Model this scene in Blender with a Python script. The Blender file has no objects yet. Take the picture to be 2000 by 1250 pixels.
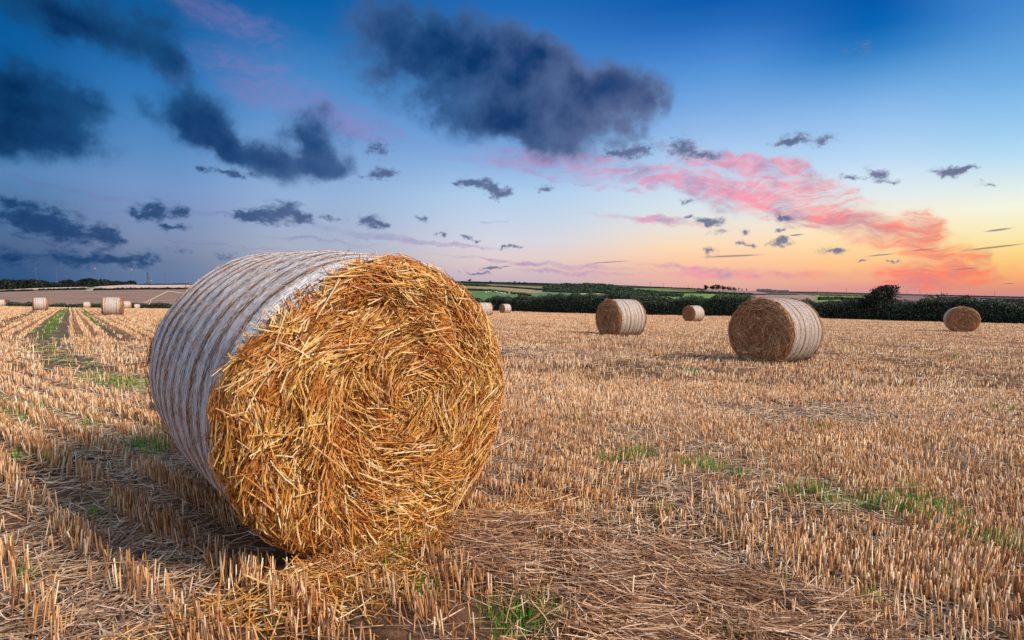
import bpy, math, random
import numpy as np
from mathutils import Vector, Matrix, Euler
SC = bpy.context.scene
COL = SC.collection
rng = np.random.default_rng(7)
random.seed(7)
F = 1150.0                      # focal length in photo pixels (2000 wide)
YH = 588.0                      # image row of the true horizon
PITCH = math.atan((625 - YH) / F)

# ------------------------------------------------------------------ geometry of the view (used to survey the place)
def pix_dir(px, py):
    c, s = math.cos(PITCH), math.sin(PITCH)
    x, u = (px - 1000) / F, (625 - py) / F
    return np.array([x, c + u * s, -s + u * c])
def at(px, py, Y):
    d = pix_dir(px, py)
    return d * (Y / d[1])
def project(P):
    c, s = math.cos(PITCH), math.sin(PITCH)
    Yc = P[:, 1] * c - P[:, 2] * s
    Zc = P[:, 1] * s + P[:, 2] * c
    Yc = np.where(Yc > 0.05, Yc, 0.05)
    return 1000 + F * P[:, 0] / Yc, 625 - F * Zc / Yc

# ------------------------------------------------------------------ value noise
def _hash(ix, iy, iz, seed):
    h = (ix * 374761393 + iy * 668265263 + iz * 2147483647 + seed * 1274126177) & 0xFFFFFFFF
    h = ((h ^ (h >> 13)) * 1274126177) & 0xFFFFFFFF
    h = h ^ (h >> 16)
    return (h & 0xFFFF) / 65535.0
def vnoise(P, scale=1.0, seed=0):
    Q = np.asarray(P, float) * scale
    if Q.shape[1] == 2:
        Q = np.column_stack([Q, np.zeros(len(Q))])
    I = np.floor(Q).astype(np.int64)
    f = Q - I
    f = f * f * (3 - 2 * f)
    r = 0
    for dx in (0, 1):
        for dy in (0, 1):
            for dz in (0, 1):
                w = (f[:, 0] if dx else 1 - f[:, 0]) * (f[:, 1] if dy else 1 - f[:, 1]) * (f[:, 2] if dz else 1 - f[:, 2])
                r = r + w * _hash(I[:, 0] + dx, I[:, 1] + dy, I[:, 2] + dz, seed)
    return r * 2 - 1
def fbm(P, scale=1.0, seed=0, oct=3):
    r, a = 0, 1.0
    for k in range(oct):
        r = r + a * vnoise(P, scale * 2 ** k, seed + 17 * k)
        a *= 0.5
    return r

# ------------------------------------------------------------------ the lie of the land
_cp = []
def cp(px, py, Y): _cp.append(at(px, py, Y))
for p in [(-7, 2.0, -1.24), (0, 2.0, -1.27), (7, 2.0, -1.30), (-1.5, 3.8, -1.16), (-3.7, 4.2, -1.12), (-0.55, 2.75, -1.195), (-0.2, 2.45, -1.222),
          (3, 5, -1.29), (8, 6, -1.36), (0, -5, -1.3), (-20, -5, -1.3), (20, -5, -1.5), (0, -40, -1.6), (-80, -30, -1.6),
          (80, -30, -2.2), (-12, 17, -1.12), (-5, 10, -1.13)]:
    _cp.append(np.array(p, float))
cp(1488, 708, 13.9); cp(1205, 656, 24.5); cp(1355, 627, 57); cp(1877, 647.5, 35); cp(945, 617, 66)
cp(985, 611.5, 95); cp(1009, 610, 110); cp(221, 615.5, 49); cp(79, 606.5, 69); cp(170, 602.5, 125)
cp(250, 603.3, 112); cp(267, 604, 150); cp(296, 605, 170); cp(4, 599.5, 115); cp(45, 606, 150)
cp(1000, 608, 105); cp(1100, 611, 97); cp(1300, 615, 85); cp(1450, 618, 79); cp(1600, 622, 72); cp(1800, 628, 64)
cp(2000, 632.5, 58); cp(2300, 641, 52); cp(600, 605, 130); cp(-300, 604, 120)
CP = np.array(_cp)
def _tps_k(r2): return np.where(r2 > 1e-9, 0.5 * r2 * np.log(r2 + 1e-12), 0)
_S = 40.0
def _tps_fit(XY, z, lam=0.02):
    A = XY / _S
    n = len(A)
    K = _tps_k(((A[:, None] - A[None]) ** 2).sum(2)) + lam * 0.01 * np.eye(n)
    Pm = np.column_stack([np.ones(n), A])
    M = np.block([[K, Pm], [Pm.T, np.zeros((3, 3))]])
    return A, np.linalg.solve(M, np.concatenate([z, np.zeros(3)]))
_TA, _TW = _tps_fit(CP[:, :2], CP[:, 2])
def zf(X, Y):
    Q = np.column_stack([np.ravel(X), np.ravel(Y)]) / _S
    out = np.empty(len(Q))
    for i in range(0, len(Q), 50000):
        q = Q[i:i + 50000]
        K = _tps_k(((q[:, None] - _TA[None]) ** 2).sum(2))
        out[i:i + 50000] = K @ _TW[:-3] + _TW[-3] + q @ _TW[-2:]
    return out
def zfield(X, Y):
    X, Y = np.ravel(X), np.ravel(Y)
    P = np.column_stack([X, Y])
    r = np.hypot(X, Y)
    return zf(X, Y) + 0.022 * vnoise(P, 1.3, 3) * np.clip(12 / (r + 1), 0.2, 1) + 0.05 * vnoise(P, 0.09, 5) * np.clip(r / 30, 0, 1)
def ground(px, py, lo=1.0, hi=200.0):
    d = pix_dir(px, py); d = d / d[1]
    Y = np.geomspace(lo, hi, 400)
    zz = zf(d[0] * Y, Y)
    k = np.argmax(d[2] * Y < zz)
    if k == 0: k = 399
    y = Y[k]
    return np.array([d[0] * y, y, zz[k]])
def in_poly(x, y, poly):
    r = np.zeros(len(x), bool)
    n = len(poly)
    for i in range(n):
        x1, y1 = poly[i]; x2, y2 = poly[(i + 1) % n]
        c = ((y1 > y) != (y2 > y)) & (x < (x2 - x1) * (y - y1) / ((y2 - y1) + 1e-12) + x1)
        r ^= c
    return r
def seg_dist(P, line):
    r = np.full(len(P), 1e9)
    for a, b in zip(line[:-1], line[1:]):
        a, b = np.array(a[:2], float), np.array(b[:2], float) - np.array(a[:2], float)
        u = np.clip(((P - a) @ b) / (b @ b), 0, 1)
        r = np.minimum(r, np.hypot(*(P - a - u[:, None] * b).T))
    return r

# ------------------------------------------------------------------ object helpers
def tag(o, label=None, cat=None, group=None, kind=None):
    if label: o['label'] = label
    if cat: o['category'] = cat
    if group: o['group'] = group
    if kind: o['kind'] = kind
    return o
def empty(name, loc, rot=(0, 0, 0)):
    o = bpy.data.objects.new(name, None); COL.objects.link(o)
    o.location = loc; o.rotation_euler = rot; o.empty_display_size = 0.2
    return o
def mesh_obj(name, V, faces, mat, parent=None, smooth=False, uv=None, loop_uv=None):
    """faces: list of (k, array[n,k]) blocks or a list of tuples"""
    me = bpy.data.meshes.new(name)
    V = np.asarray(V, np.float32)
    if isinstance(faces, np.ndarray): faces = [faces]
    if len(faces) and not isinstance(faces[0], np.ndarray):
        me.from_pydata(V.tolist(), [], [tuple(f) for f in faces])
    else:
        me.vertices.add(len(V)); me.vertices.foreach_set('co', V.ravel())
        idx = np.concatenate([f.ravel() for f in faces]).astype(np.int32)
        cnt = np.concatenate([np.full(len(f), f.shape[1]) for f in faces])
        st = np.concatenate([[0], np.cumsum(cnt)[:-1]]).astype(np.int32)
        me.loops.add(len(idx)); me.loops.foreach_set('vertex_index', idx)
        me.polygons.add(len(cnt)); me.polygons.foreach_set('loop_start', st)
        me.update(calc_edges=True)
    if smooth:
        me.polygons.foreach_set('use_smooth', np.ones(len(me.polygons), bool))
    if uv is not None:
        l = me.uv_layers.new(name='UVMap')
        vi = np.empty(len(me.loops), np.int32); me.loops.foreach_get('vertex_index', vi)
        l.data.foreach_set('uv', np.asarray(uv, np.float32)[vi].ravel())
    me.materials.append(mat)
    me.validate()
    o = bpy.data.objects.new(name, me); COL.objects.link(o)
    if parent is not None: o.parent = parent
    return o
def copy_tree(o, parent=None):
    c = o.copy(); COL.objects.link(c); c.parent = parent
    for ch in list(o.children): copy_tree(ch, c)
    return c
def unit(v):
    return v / np.maximum(np.linalg.norm(v, axis=-1, keepdims=True), 1e-9)
def ribbons(C, D, N, L, w, bend, fold=0.35, K=3):
    """folded straw pieces: centre, direction, facing normal, length, width, bend amount. 3 points across, K along"""
    n = len(C)
    D = unit(D); S = unit(np.cross(D, N)); N = unit(np.cross(S, D))
    t = np.linspace(-0.5, 0.5, K)
    V = np.empty((n, K, 3, 3), np.float32)
    for k in range(K):
        c = C + D * (L * t[k])[:, None] + N * (bend * (0.25 - t[k] ** 2) * 4 - bend)[:, None]
        tp = 1.0 - 0.25 * abs(t[k]) * 2
        V[:, k, 0] = c - S * (w * 0.5 * tp)[:, None]
        V[:, k, 1] = c + N * (w * fold)[:, None]
        V[:, k, 2] = c + S * (w * 0.5 * tp)[:, None]
    fs = []
    for k in range(K - 1):
        for j in range(2):
            a = k * 3 + j
            fs.append([a, a + 1, a + 4, a + 3])
    fs = np.array(fs)
    Fa = (np.arange(n)[:, None, None] * (3 * K) + fs[None]).reshape(-1, 4)
    return V.reshape(-1, 3), Fa
def merge(parts):
    Vs, Fs, o = [], [], 0
    for V, Fc in parts:
        Vs.append(V); Fs.append(Fc + o); o += len(V)
    return np.vstack(Vs), np.vstack(Fs)

# ------------------------------------------------------------------ materials
def srgb(r, g, b):
    f = lambda c: (c / 255 / 12.92) if c / 255 <= 0.04045 else ((c / 255 + 0.055) / 1.055) ** 2.4
    return (f(r), f(g), f(b), 1)
class NT:
    def __init__(s, tree): s.t = tree; s.t.nodes.clear()
    def n(s, typ, **kw):
        nd = s.t.nodes.new(typ)
        for k, v in kw.items(): setattr(nd, k, v)
        return nd
    def l(s, a, b): s.t.links.new(a, b)
    def inp(s, sock, v):
        if isinstance(v, bpy.types.NodeSocket): s.l(v, sock)
        else: sock.default_value = v
    def math(s, op, a, b=0.0, c=0.0, clamp=False):
        nd = s.n('ShaderNodeMath', operation=op, use_clamp=clamp)
        for i, v in enumerate((a, b, c)):
            if i < len(nd.inputs): s.inp(nd.inputs[i], v)
        return nd.outputs[0]
    def vec(s, op, a, b=(0, 0, 0), scale=None):
        nd = s.n('ShaderNodeVectorMath', operation=op)
        s.inp(nd.inputs[0], a); s.inp(nd.inputs[1], b)
        if scale is not None: s.inp(nd.inputs['Scale'], scale)
        return nd.outputs['Value'] if op in ('LENGTH', 'DOT_PRODUCT') else nd.outputs[0]
    def noise(s, vec, scale, detail=3.0, rough=0.5, dist=0.0, dim='3D', out=0):
        nd = s.n('ShaderNodeTexNoise', noise_dimensions=dim)
        if vec is not None: s.inp(nd.inputs['Vector'], vec)
        nd.inputs['Scale'].default_value = scale; nd.inputs['Detail'].default_value = detail
        nd.inputs['Roughness'].default_value = rough; nd.inputs['Distortion'].default_value = dist
        return nd.outputs[out]
    def ramp(s, fac, stops, interp='LINEAR'):
        nd = s.n('ShaderNodeValToRGB'); s.inp(nd.inputs[0], fac)
        cr = nd.color_ramp; cr.interpolation = interp
        while len(cr.elements) > 1: cr.elements.remove(cr.elements[-1])
        cr.elements[0].position = stops[0][0]; cr.elements[0].color = stops[0][1]
        for p, c in stops[1:]:
            e = cr.elements.new(p); e.color = c
        return nd.outputs[0]
    def mix(s, fac, a, b, blend='MIX'):
        nd = s.n('ShaderNodeMix', data_type='RGBA', blend_type=blend)
        s.inp(nd.inputs[0], fac); s.inp(nd.inputs[6], a); s.inp(nd.inputs[7], b)
        return nd.outputs[2]
    def mapr(s, v, a, b, c=0.0, d=1.0, typ='LINEAR'):
        nd = s.n('ShaderNodeMapRange', interpolation_type=typ)
        for i, q in enumerate((v, a, b, c, d)): s.inp(nd.inputs[i], q)
        return nd.outputs[0]
def new_mat(name):
    m = bpy.data.materials.new(name); m.use_nodes = True
    return m, NT(m.node_tree)
def finish(nt, color, rough=0.8, bump=None, spec=0.2, trans=None, bstr=0.5, bdist=0.01):
    b = nt.n('ShaderNodeBsdfPrincipled'); o = nt.n('ShaderNodeOutputMaterial')
    nt.inp(b.inputs['Base Color'], color); nt.inp(b.inputs['Roughness'], rough)
    b.inputs['Specular IOR Level'].default_value = spec
    if bump is not None:
        bp = nt.n('ShaderNodeBump'); bp.inputs['Strength'].default_value = bstr; bp.inputs['Distance'].default_value = bdist
        nt.l(bump, bp.inputs['Height']); nt.l(bp.outputs[0], b.inputs['Normal'])
    if trans:
        tb = nt.n('ShaderNodeBsdfTranslucent'); nt.inp(tb.inputs[0], color)
        mx = nt.n('ShaderNodeMixShader'); mx.inputs[0].default_value = trans
        nt.l(b.outputs[0], mx.inputs[1]); nt.l(tb.outputs[0], mx.inputs[2]); nt.l(mx.outputs[0], o.inputs[0])
    else:
        nt.l(b.outputs[0], o.inputs[0])
def island_mat(name, stops, patch=None, rough=0.6, trans=0.15, pscale=0.5, spec=0.25, fine=0.0):
    """every separate blade gets its own colour from the ramp; patch = (colour, amount) large-scale tint"""
    m, nt = new_mat(name)
    g = nt.n('ShaderNodeNewGeometry')
    c = nt.ramp(g.outputs['Random Per Island'], stops)
    tc = nt.n('ShaderNodeTexCoord')
    if patch:
        nz = nt.noise(tc.outputs['Object'], pscale, 3)
        c = nt.mix(nt.mapr(nz, 0.4, 0.65, 0.0, patch[1]), c, patch[0], 'MIX')
    if fine:
        nz = nt.noise(tc.outputs['Object'], 90, 2)
        c = nt.mix(fine, c, nt.ramp(nz, [(0.3, (0.35, 0.3, 0.25, 1)), (0.6, (1, 1, 1, 1))]), 'MULTIPLY')
    finish(nt, c, rough, trans=trans, spec=spec)
    return m
M = {}
def mats():
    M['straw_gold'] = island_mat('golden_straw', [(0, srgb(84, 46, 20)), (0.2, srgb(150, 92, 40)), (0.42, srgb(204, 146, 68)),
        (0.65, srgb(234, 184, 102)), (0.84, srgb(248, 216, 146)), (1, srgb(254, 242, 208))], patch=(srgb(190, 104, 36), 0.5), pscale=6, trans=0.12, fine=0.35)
    M['straw_dull'] = island_mat('shaded_straw', [(0, srgb(104, 70, 46)), (0.35, srgb(172, 122, 80)), (0.7, srgb(212, 164, 116)),
        (1, srgb(242, 214, 178))], patch=(srgb(160, 92, 46), 0.4), pscale=3, trans=0.1, fine=0.3)  # same straw as straw_gold; shade on unlit bale ends put into the browner colours
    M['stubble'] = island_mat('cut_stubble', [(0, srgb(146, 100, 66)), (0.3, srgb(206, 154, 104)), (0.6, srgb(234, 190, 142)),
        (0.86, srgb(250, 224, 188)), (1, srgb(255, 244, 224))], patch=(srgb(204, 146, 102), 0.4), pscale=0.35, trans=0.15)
    M['stubble_near'] = island_mat('brown_stubble', [(0, srgb(112, 76, 50)), (0.3, srgb(178, 126, 80)), (0.6, srgb(216, 166, 114)),
        (0.86, srgb(240, 206, 164)), (1, srgb(252, 236, 208))], patch=(srgb(158, 104, 66), 0.45), pscale=1.2, trans=0.12)  # darker, browner ramp for the stubble nearest the viewpoint
    M['litter'] = island_mat('loose_straw', [(0, srgb(96, 72, 56)), (0.35, srgb(152, 120, 90)), (0.7, srgb(200, 168, 132)),
        (1, srgb(240, 222, 198))], patch=(srgb(160, 130, 116), 0.4), pscale=0.9, trans=0.1)
    M['windrow'] = island_mat('flattened_straw', [(0, srgb(76, 50, 36)), (0.35, srgb(140, 100, 72)), (0.72, srgb(202, 158, 118)),
        (1, srgb(244, 216, 188))], patch=(srgb(122, 88, 72), 0.4), pscale=0.9, trans=0.08)
    M['net_white'] = island_mat('net_strand_white', [(0, srgb(176, 172, 178)), (0.5, srgb(228, 226, 232)), (1, srgb(252, 252, 255))], trans=0.1, rough=0.45)
    M['fleck'] = island_mat('straw_fleck', [(0, srgb(50, 36, 28)), (0.5, srgb(112, 80, 54)), (0.85, srgb(170, 130, 88)), (1, srgb(214, 180, 136))], trans=0.05)
    M['grass'] = island_mat('green_grass', [(0, srgb(56, 98, 34)), (0.5, srgb(92, 152, 52)), (1, srgb(160, 200, 90))], trans=0.3, rough=0.5)
    M['hedge_leaf'] = island_mat('hedge_leaves', [(0, srgb(24, 42, 32)), (0.35, srgb(44, 72, 54)), (0.7, srgb(72, 98, 72)), (0.92, srgb(108, 118, 88)),
        (1, srgb(132, 116, 98))], patch=(srgb(72, 66, 66), 0.35), pscale=0.12, trans=0.15)
    M['dark_leaf'] = island_mat('dark_tree_leaves', [(0, srgb(12, 20, 22)), (0.6, srgb(26, 38, 34)), (1, srgb(46, 58, 46))], trans=0.1)
    M['wood_leaf'] = island_mat('woodland_leaves', [(0, srgb(44, 58, 52)), (0.5, srgb(66, 84, 66)), (1, srgb(96, 112, 80))], trans=0.1)
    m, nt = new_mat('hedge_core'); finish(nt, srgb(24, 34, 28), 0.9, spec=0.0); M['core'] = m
    m, nt = new_mat('bark')
    tc = nt.n('ShaderNodeTexCoord')
    finish(nt, nt.ramp(nt.noise(tc.outputs['Object'], 12, 4), [(0.3, srgb(52, 42, 38)), (0.7, srgb(98, 84, 76))]), 0.9, spec=0.1); M['bark'] = m
    # soil and chaff of the field
    m, nt = new_mat('field_soil')
    tc = nt.n('ShaderNodeTexCoord'); P = tc.outputs['Object']
    n1 = nt.noise(P, 14, 6, 0.65); n2 = nt.noise(P, 1.2, 3); n3 = nt.noise(P, 0.12, 3)
    c = nt.ramp(n1, [(0.34, srgb(40, 30, 27)), (0.52, srgb(74, 56, 46)), (0.64, srgb(120, 92, 72)), (0.78, srgb(180, 150, 120))])
    c = nt.mix(nt.mapr(n2, 0.4, 0.7, 0.0, 0.5), c, srgb(150, 112, 84))
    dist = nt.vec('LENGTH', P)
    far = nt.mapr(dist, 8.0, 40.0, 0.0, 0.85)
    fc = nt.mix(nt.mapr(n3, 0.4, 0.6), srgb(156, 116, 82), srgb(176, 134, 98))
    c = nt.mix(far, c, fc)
    at_ = nt.n('ShaderNodeAttribute', attribute_name='green')
    tk = nt.n('ShaderNodeAttribute', attribute_name='track'); c = nt.mix(tk.outputs['Fac'], c, nt.mix(nt.mapr(n1, 0.4, 0.6), srgb(66, 56, 46), srgb(112, 98, 82)))
    c = nt.mix(nt.math('MULTIPLY', at_.outputs['Fac'], nt.mapr(n1, 0.35, 0.6)), c, srgb(92, 118, 60))
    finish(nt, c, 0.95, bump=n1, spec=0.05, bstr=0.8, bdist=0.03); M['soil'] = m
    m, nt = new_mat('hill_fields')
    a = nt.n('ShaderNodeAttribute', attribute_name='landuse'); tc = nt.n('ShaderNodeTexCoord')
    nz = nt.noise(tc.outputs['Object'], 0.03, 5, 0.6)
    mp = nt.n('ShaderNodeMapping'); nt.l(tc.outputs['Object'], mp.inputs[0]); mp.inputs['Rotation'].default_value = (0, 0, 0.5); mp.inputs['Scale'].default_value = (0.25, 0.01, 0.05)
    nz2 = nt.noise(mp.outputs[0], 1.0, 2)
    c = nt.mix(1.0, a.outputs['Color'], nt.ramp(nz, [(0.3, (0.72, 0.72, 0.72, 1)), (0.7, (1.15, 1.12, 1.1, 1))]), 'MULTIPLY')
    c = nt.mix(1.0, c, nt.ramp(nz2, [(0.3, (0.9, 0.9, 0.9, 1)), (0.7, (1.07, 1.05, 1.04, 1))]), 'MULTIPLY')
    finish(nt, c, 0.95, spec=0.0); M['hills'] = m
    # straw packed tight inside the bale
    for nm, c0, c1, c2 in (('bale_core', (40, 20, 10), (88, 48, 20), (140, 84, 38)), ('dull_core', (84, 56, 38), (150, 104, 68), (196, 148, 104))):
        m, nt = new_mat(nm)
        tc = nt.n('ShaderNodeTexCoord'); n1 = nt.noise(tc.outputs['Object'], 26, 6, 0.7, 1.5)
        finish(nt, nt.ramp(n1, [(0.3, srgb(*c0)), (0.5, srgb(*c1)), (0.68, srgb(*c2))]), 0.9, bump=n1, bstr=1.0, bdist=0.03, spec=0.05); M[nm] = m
    # net wrap: white polymer strands drawn round the bale over straw
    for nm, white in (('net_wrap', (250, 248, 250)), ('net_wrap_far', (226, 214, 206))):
        m, nt = new_mat(nm)
        uv = nt.n('ShaderNodeUVMap'); sep = nt.n('ShaderNodeSeparateXYZ'); nt.l(uv.outputs[0], sep.inputs[0])
        U, V = sep.outputs[0], sep.outputs[1]
        tc = nt.n('ShaderNodeTexCoord')
        wob = nt.math('MULTIPLY', nt.math('SUBTRACT', nt.noise(tc.outputs['Object'], 7, 3), 0.5), 0.018)
        Vw = nt.math('ADD', V, wob)
        cmb = nt.n('ShaderNodeCombineXYZ'); nt.l(nt.math('MULTIPLY', U, 14.0), cmb.inputs[0]); nt.l(nt.math('MULTIPLY', Vw, 105.0), cmb.inputs[1])
        strand = nt.noise(cmb.outputs[0], 1.0, 3.0, 0.62)
        cmb2 = nt.n('ShaderNodeCombineXYZ'); nt.l(nt.math('MULTIPLY', U, 30.0), cmb2.inputs[0]); nt.l(nt.math('MULTIPLY', Vw, 240.0), cmb2.inputs[1])
        fine = nt.noise(cmb2.outputs[0], 1.0, 2.0, 0.6)
        cmb3 = nt.n('ShaderNodeCombineXYZ'); nt.l(nt.math('MULTIPLY', U, 0.25), cmb3.inputs[0]); nt.l(nt.math('MULTIPLY', Vw, 11.0), cmb3.inputs[1])
        band = nt.noise(cmb3.outputs[0], 1.0, 1.5)
        cmb4 = nt.n('ShaderNodeCombineXYZ'); nt.l(nt.math('MULTIPLY', U, 1.6), cmb4.inputs[0]); nt.l(nt.math('MULTIPLY', Vw, 34.0), cmb4.inputs[1])
        mid = nt.noise(cmb4.outputs[0], 1.0, 2.0)
        s = nt.math('ADD', nt.math('MULTIPLY', strand, 0.72), nt.math('MULTIPLY', fine, 0.62))
        per = nt.math('SINE', nt.math('MULTIPLY', nt.math('ADD', Vw, nt.math('MULTIPLY', nt.math('SUBTRACT', band, 0.5), 0.07)), 2 * math.pi / (0.142 if nm == 'net_wrap' else 0.185)))
        s = nt.math('ADD', s, nt.math('MULTIPLY', nt.math('SUBTRACT', per, 0.06), 0.12))
        s = nt.math('ADD', s, nt.math('MULTIPLY', nt.math('SUBTRACT', band, 0.50), 0.5))
        s = nt.math('ADD', s, nt.math('MULTIPLY', nt.math('SUBTRACT', mid, 0.5), 0.55))
        k = nt.mapr(s, 0.52, 0.64)
        sc = nt.ramp(nt.noise(tc.outputs['Object'], 60, 3), [(0.32, srgb(48, 34, 26)), (0.5, srgb(122, 90, 62)), (0.68, srgb(190, 150, 104))])
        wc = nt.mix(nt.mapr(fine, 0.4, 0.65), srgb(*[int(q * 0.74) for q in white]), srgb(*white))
        c = nt.mix(k, sc, wc)
        finish(nt, c, nt.mapr(k, 0, 1, 0.8, 0.42), bump=s, bstr=1.0, bdist=0.03, spec=0.3); M[nm] = m
    m, nt = new_mat('net_strand'); finish(nt, srgb(206, 188, 168), 0.6); M['strand'] = m
    def flat(name, col, rough=0.7, var=0.15):
        m, nt = new_mat(name); tc = nt.n('ShaderNodeTexCoord')
        n = nt.noise(tc.outputs['Object'], 1.5, 4)
        c = nt.mix(1.0, srgb(*col), nt.ramp(n, [(0.3, (1 - var, 1 - var, 1 - var, 1)), (0.7, (1 + var, 1 + var, 1 + var, 1))]), 'MULTIPLY')
        finish(nt, c, rough, spec=0.2); return m
    M['steel'] = flat('painted_steel', (92, 100, 118)); M['whitewall'] = flat('white_render', (214, 214, 216))
    M['slate'] = flat('slate_roof', (84, 84, 98)); M['stone'] = flat('stone_wall', (112, 100, 98)); M['glass'] = flat('window_glass', (40, 46, 56), 0.2)
    M['pole'] = flat('timber_pole', (92, 78, 74)); M['wool'] = flat('wool', (222, 220, 212), 0.9); M['sheep_face'] = flat('sheep_face', (110, 100, 92), 0.8)
    M['insul'] = flat('pole_insulator', (150, 140, 140), 0.4)
    m, nt = new_mat('mast_lamp'); e = nt.n('ShaderNodeEmission'); e.inputs[0].default_value = srgb(255, 120, 130); e.inputs[1].default_value = 1.6
    o = nt.n('ShaderNodeOutputMaterial'); nt.l(e.outputs[0], o.inputs[0]); M['lamp'] = m
mats()
REST = 1.2
SUN_E = 5.0
SUN_DIR = (0.85, -0.42, 0.62)
# ------------------------------------------------------------------ camera
cam_d = bpy.data.cameras.new('camera'); cam = bpy.data.objects.new('camera', cam_d); COL.objects.link(cam)
cam_d.sensor_width = 36.0; cam_d.lens = 36.0 * F / 2000.0
cam.location = (0, 0, 0); cam.rotation_euler = (math.radians(90) - PITCH, 0, 0)
cam_d.clip_start = 0.05; cam_d.clip_end = 20000
SC.camera = cam

# ------------------------------------------------------------------ sky: dusk gradient, dark cumulus, pink cirrus (all by direction)
def sky_ae(px, py):
    d = pix_dir(px, py)
    return math.atan2(d[0], d[1]) * 1000, math.asin(d[2] / np.linalg.norm(d)) * 1000
W = bpy.data.worlds.new('World'); SC.world = W; W.use_nodes = True
nt = NT(W.node_tree)
tc = nt.n('ShaderNodeTexCoord'); DIR = nt.vec('NORMALIZE', tc.outputs['Generated'])
sp = nt.n('ShaderNodeSeparateXYZ'); nt.l(DIR, sp.inputs[0])
AZ = nt.math('MULTIPLY', nt.math('ARCTAN2', sp.outputs[0], sp.outputs[1]), 1000.0)
EL = nt.math('MULTIPLY', nt.math('ARCSINE', sp.outputs[2]), 1000.0)
# clear-sky colours read at six azimuths
cols = {
 0:   [(0,8,84,142),(60,10,90,155),(130,14,92,156),(200,34,104,164),(270,62,120,176),(330,88,134,184),(370,84,126,172),(440,80,112,154),(480,76,102,142),(515,58,90,134),(550,46,84,130),(575,60,90,134)],
 300: [(0,14,90,154),(60,22,100,168),(130,38,112,180),(200,58,124,188),(300,92,142,196),(360,116,150,200),(420,122,146,188),(470,126,142,176),(510,108,126,160),(550,96,120,158),(575,110,124,160)],
 600: [(0,10,96,166),(60,28,108,178),(150,70,136,200),(230,100,150,208),(300,124,164,214),(380,148,178,216),(440,162,178,208),(480,168,178,198),(520,166,170,190),(550,158,162,186),(575,160,160,184)],
 1000:[(0,30,104,182),(50,46,116,192),(120,64,130,204),(200,92,150,214),(280,118,164,220),(330,146,184,228),(380,176,206,236),(430,196,212,232),(470,214,214,226),(505,226,206,204),(530,216,192,194),(555,192,176,194),(580,190,172,190)],
 1400:[(0,16,92,174),(50,40,110,190),(100,68,132,208),(150,90,152,218),(200,118,168,226),(250,146,186,234),(300,172,206,240),(360,204,222,240),(400,216,230,236),(440,238,228,216),(480,254,220,182),(510,254,202,162),(540,242,182,158),(575,214,160,158)],
 1700:[(0,6,90,172),(50,12,102,182),(100,46,126,198),(150,92,156,216),(200,130,180,232),(250,156,198,240),(300,182,214,244),(350,212,230,244),(400,236,238,230),(440,254,234,196),(480,254,218,162),(520,254,194,138),(550,238,168,142),(578,206,148,152)],
 2000:[(0,66,134,206),(50,80,146,212),(100,96,160,220),(150,112,174,228),(200,136,190,236),(250,156,204,240),(300,182,220,244),(350,216,234,238),(400,244,246,226),(450,250,236,184),(480,252,224,148),(510,252,202,126),(540,250,174,116),(562,228,148,122),(580,200,142,142)],
}
E0, E1 = -10.0, 560.0
base = None; prev = None
for px in sorted(cols):
    st = []
    for q in reversed(cols[px]):
        a, e = sky_ae(px, q[0]); st.append(((e - E0) / (E1 - E0), srgb(*q[1:])))
    r = nt.ramp(nt.mapr(EL, E0, E1), st)
    a = sky_ae(px, 450)[0]
    if base is None: base = r
    else: base = nt.mix(nt.mapr(AZ, prev, a, typ='SMOOTHSTEP'), base, r)
    prev = a
# noise fields
cmb = nt.n('ShaderNodeCombineXYZ'); nt.l(AZ, cmb.inputs[0]); nt.l(EL, cmb.inputs[1]); P0 = cmb.outputs[0]
nz = nt.noise(P0, 0.010, 5, 0.55, out=1)
P1 = nt.vec('ADD', P0, nt.vec('MULTIPLY', nt.vec('SUBTRACT', nz, (0.5, 0.5, 0.5)), (110, 84, 0)))
nzs = nt.noise(P0, 0.045, 5, 0.6, out=1)
P2 = nt.vec('ADD', P0, nt.vec('MULTIPLY', nt.vec('SUBTRACT', nzs, (0.5, 0.5, 0.5)), (60, 26, 0)))
fb = nt.noise(P0, 0.022, 7, 0.6)
fbs = nt.vec('MULTIPLY', P0, (1.0, 1.9, 1.0))
fb2 = nt.noise(fbs, 0.06, 6, 0.66)
def blobs(Pn, lst, stype='QUADRATIC_SPHERE', GROW=1.35):
    acc = None
    for b in lst:
        cx, cy, rx, ry = b[:4]; rot = b[4] if len(b) > 4 else 0; w = b[5] if len(b) > 5 else 1.0
        a0, e0 = sky_ae(cx, cy); a1 = sky_ae(cx + 5, cy)[0]; e1 = sky_ae(cx, cy - 5)[1]
        ka, ke = (a1 - a0) / 5, (e1 - e0) / 5
        mp = nt.n('ShaderNodeMapping', vector_type='TEXTURE'); nt.l(Pn, mp.inputs['Vector'])
        mp.inputs['Location'].default_value = (a0, e0, 0)
        t = math.radians(rot)
        mp.inputs['Rotation'].default_value = (0, 0, -t)
        kx = ka * math.cos(t) ** 2 + ke * math.sin(t) ** 2; ky = ke * math.cos(t) ** 2 + ka * math.sin(t) ** 2
        mp.inputs['Scale'].default_value = (rx * GROW * kx, ry * GROW * ky, 1)
        g = nt.n('ShaderNodeTexGradient', gradient_type=stype); nt.l(mp.outputs[0], g.inputs[0])
        v = g.outputs['Fac']
        if w != 1.0: v = nt.math('MULTIPLY', v, w)
        acc = v if acc is None else nt.math('ADD', acc, v)
    return acc
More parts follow.
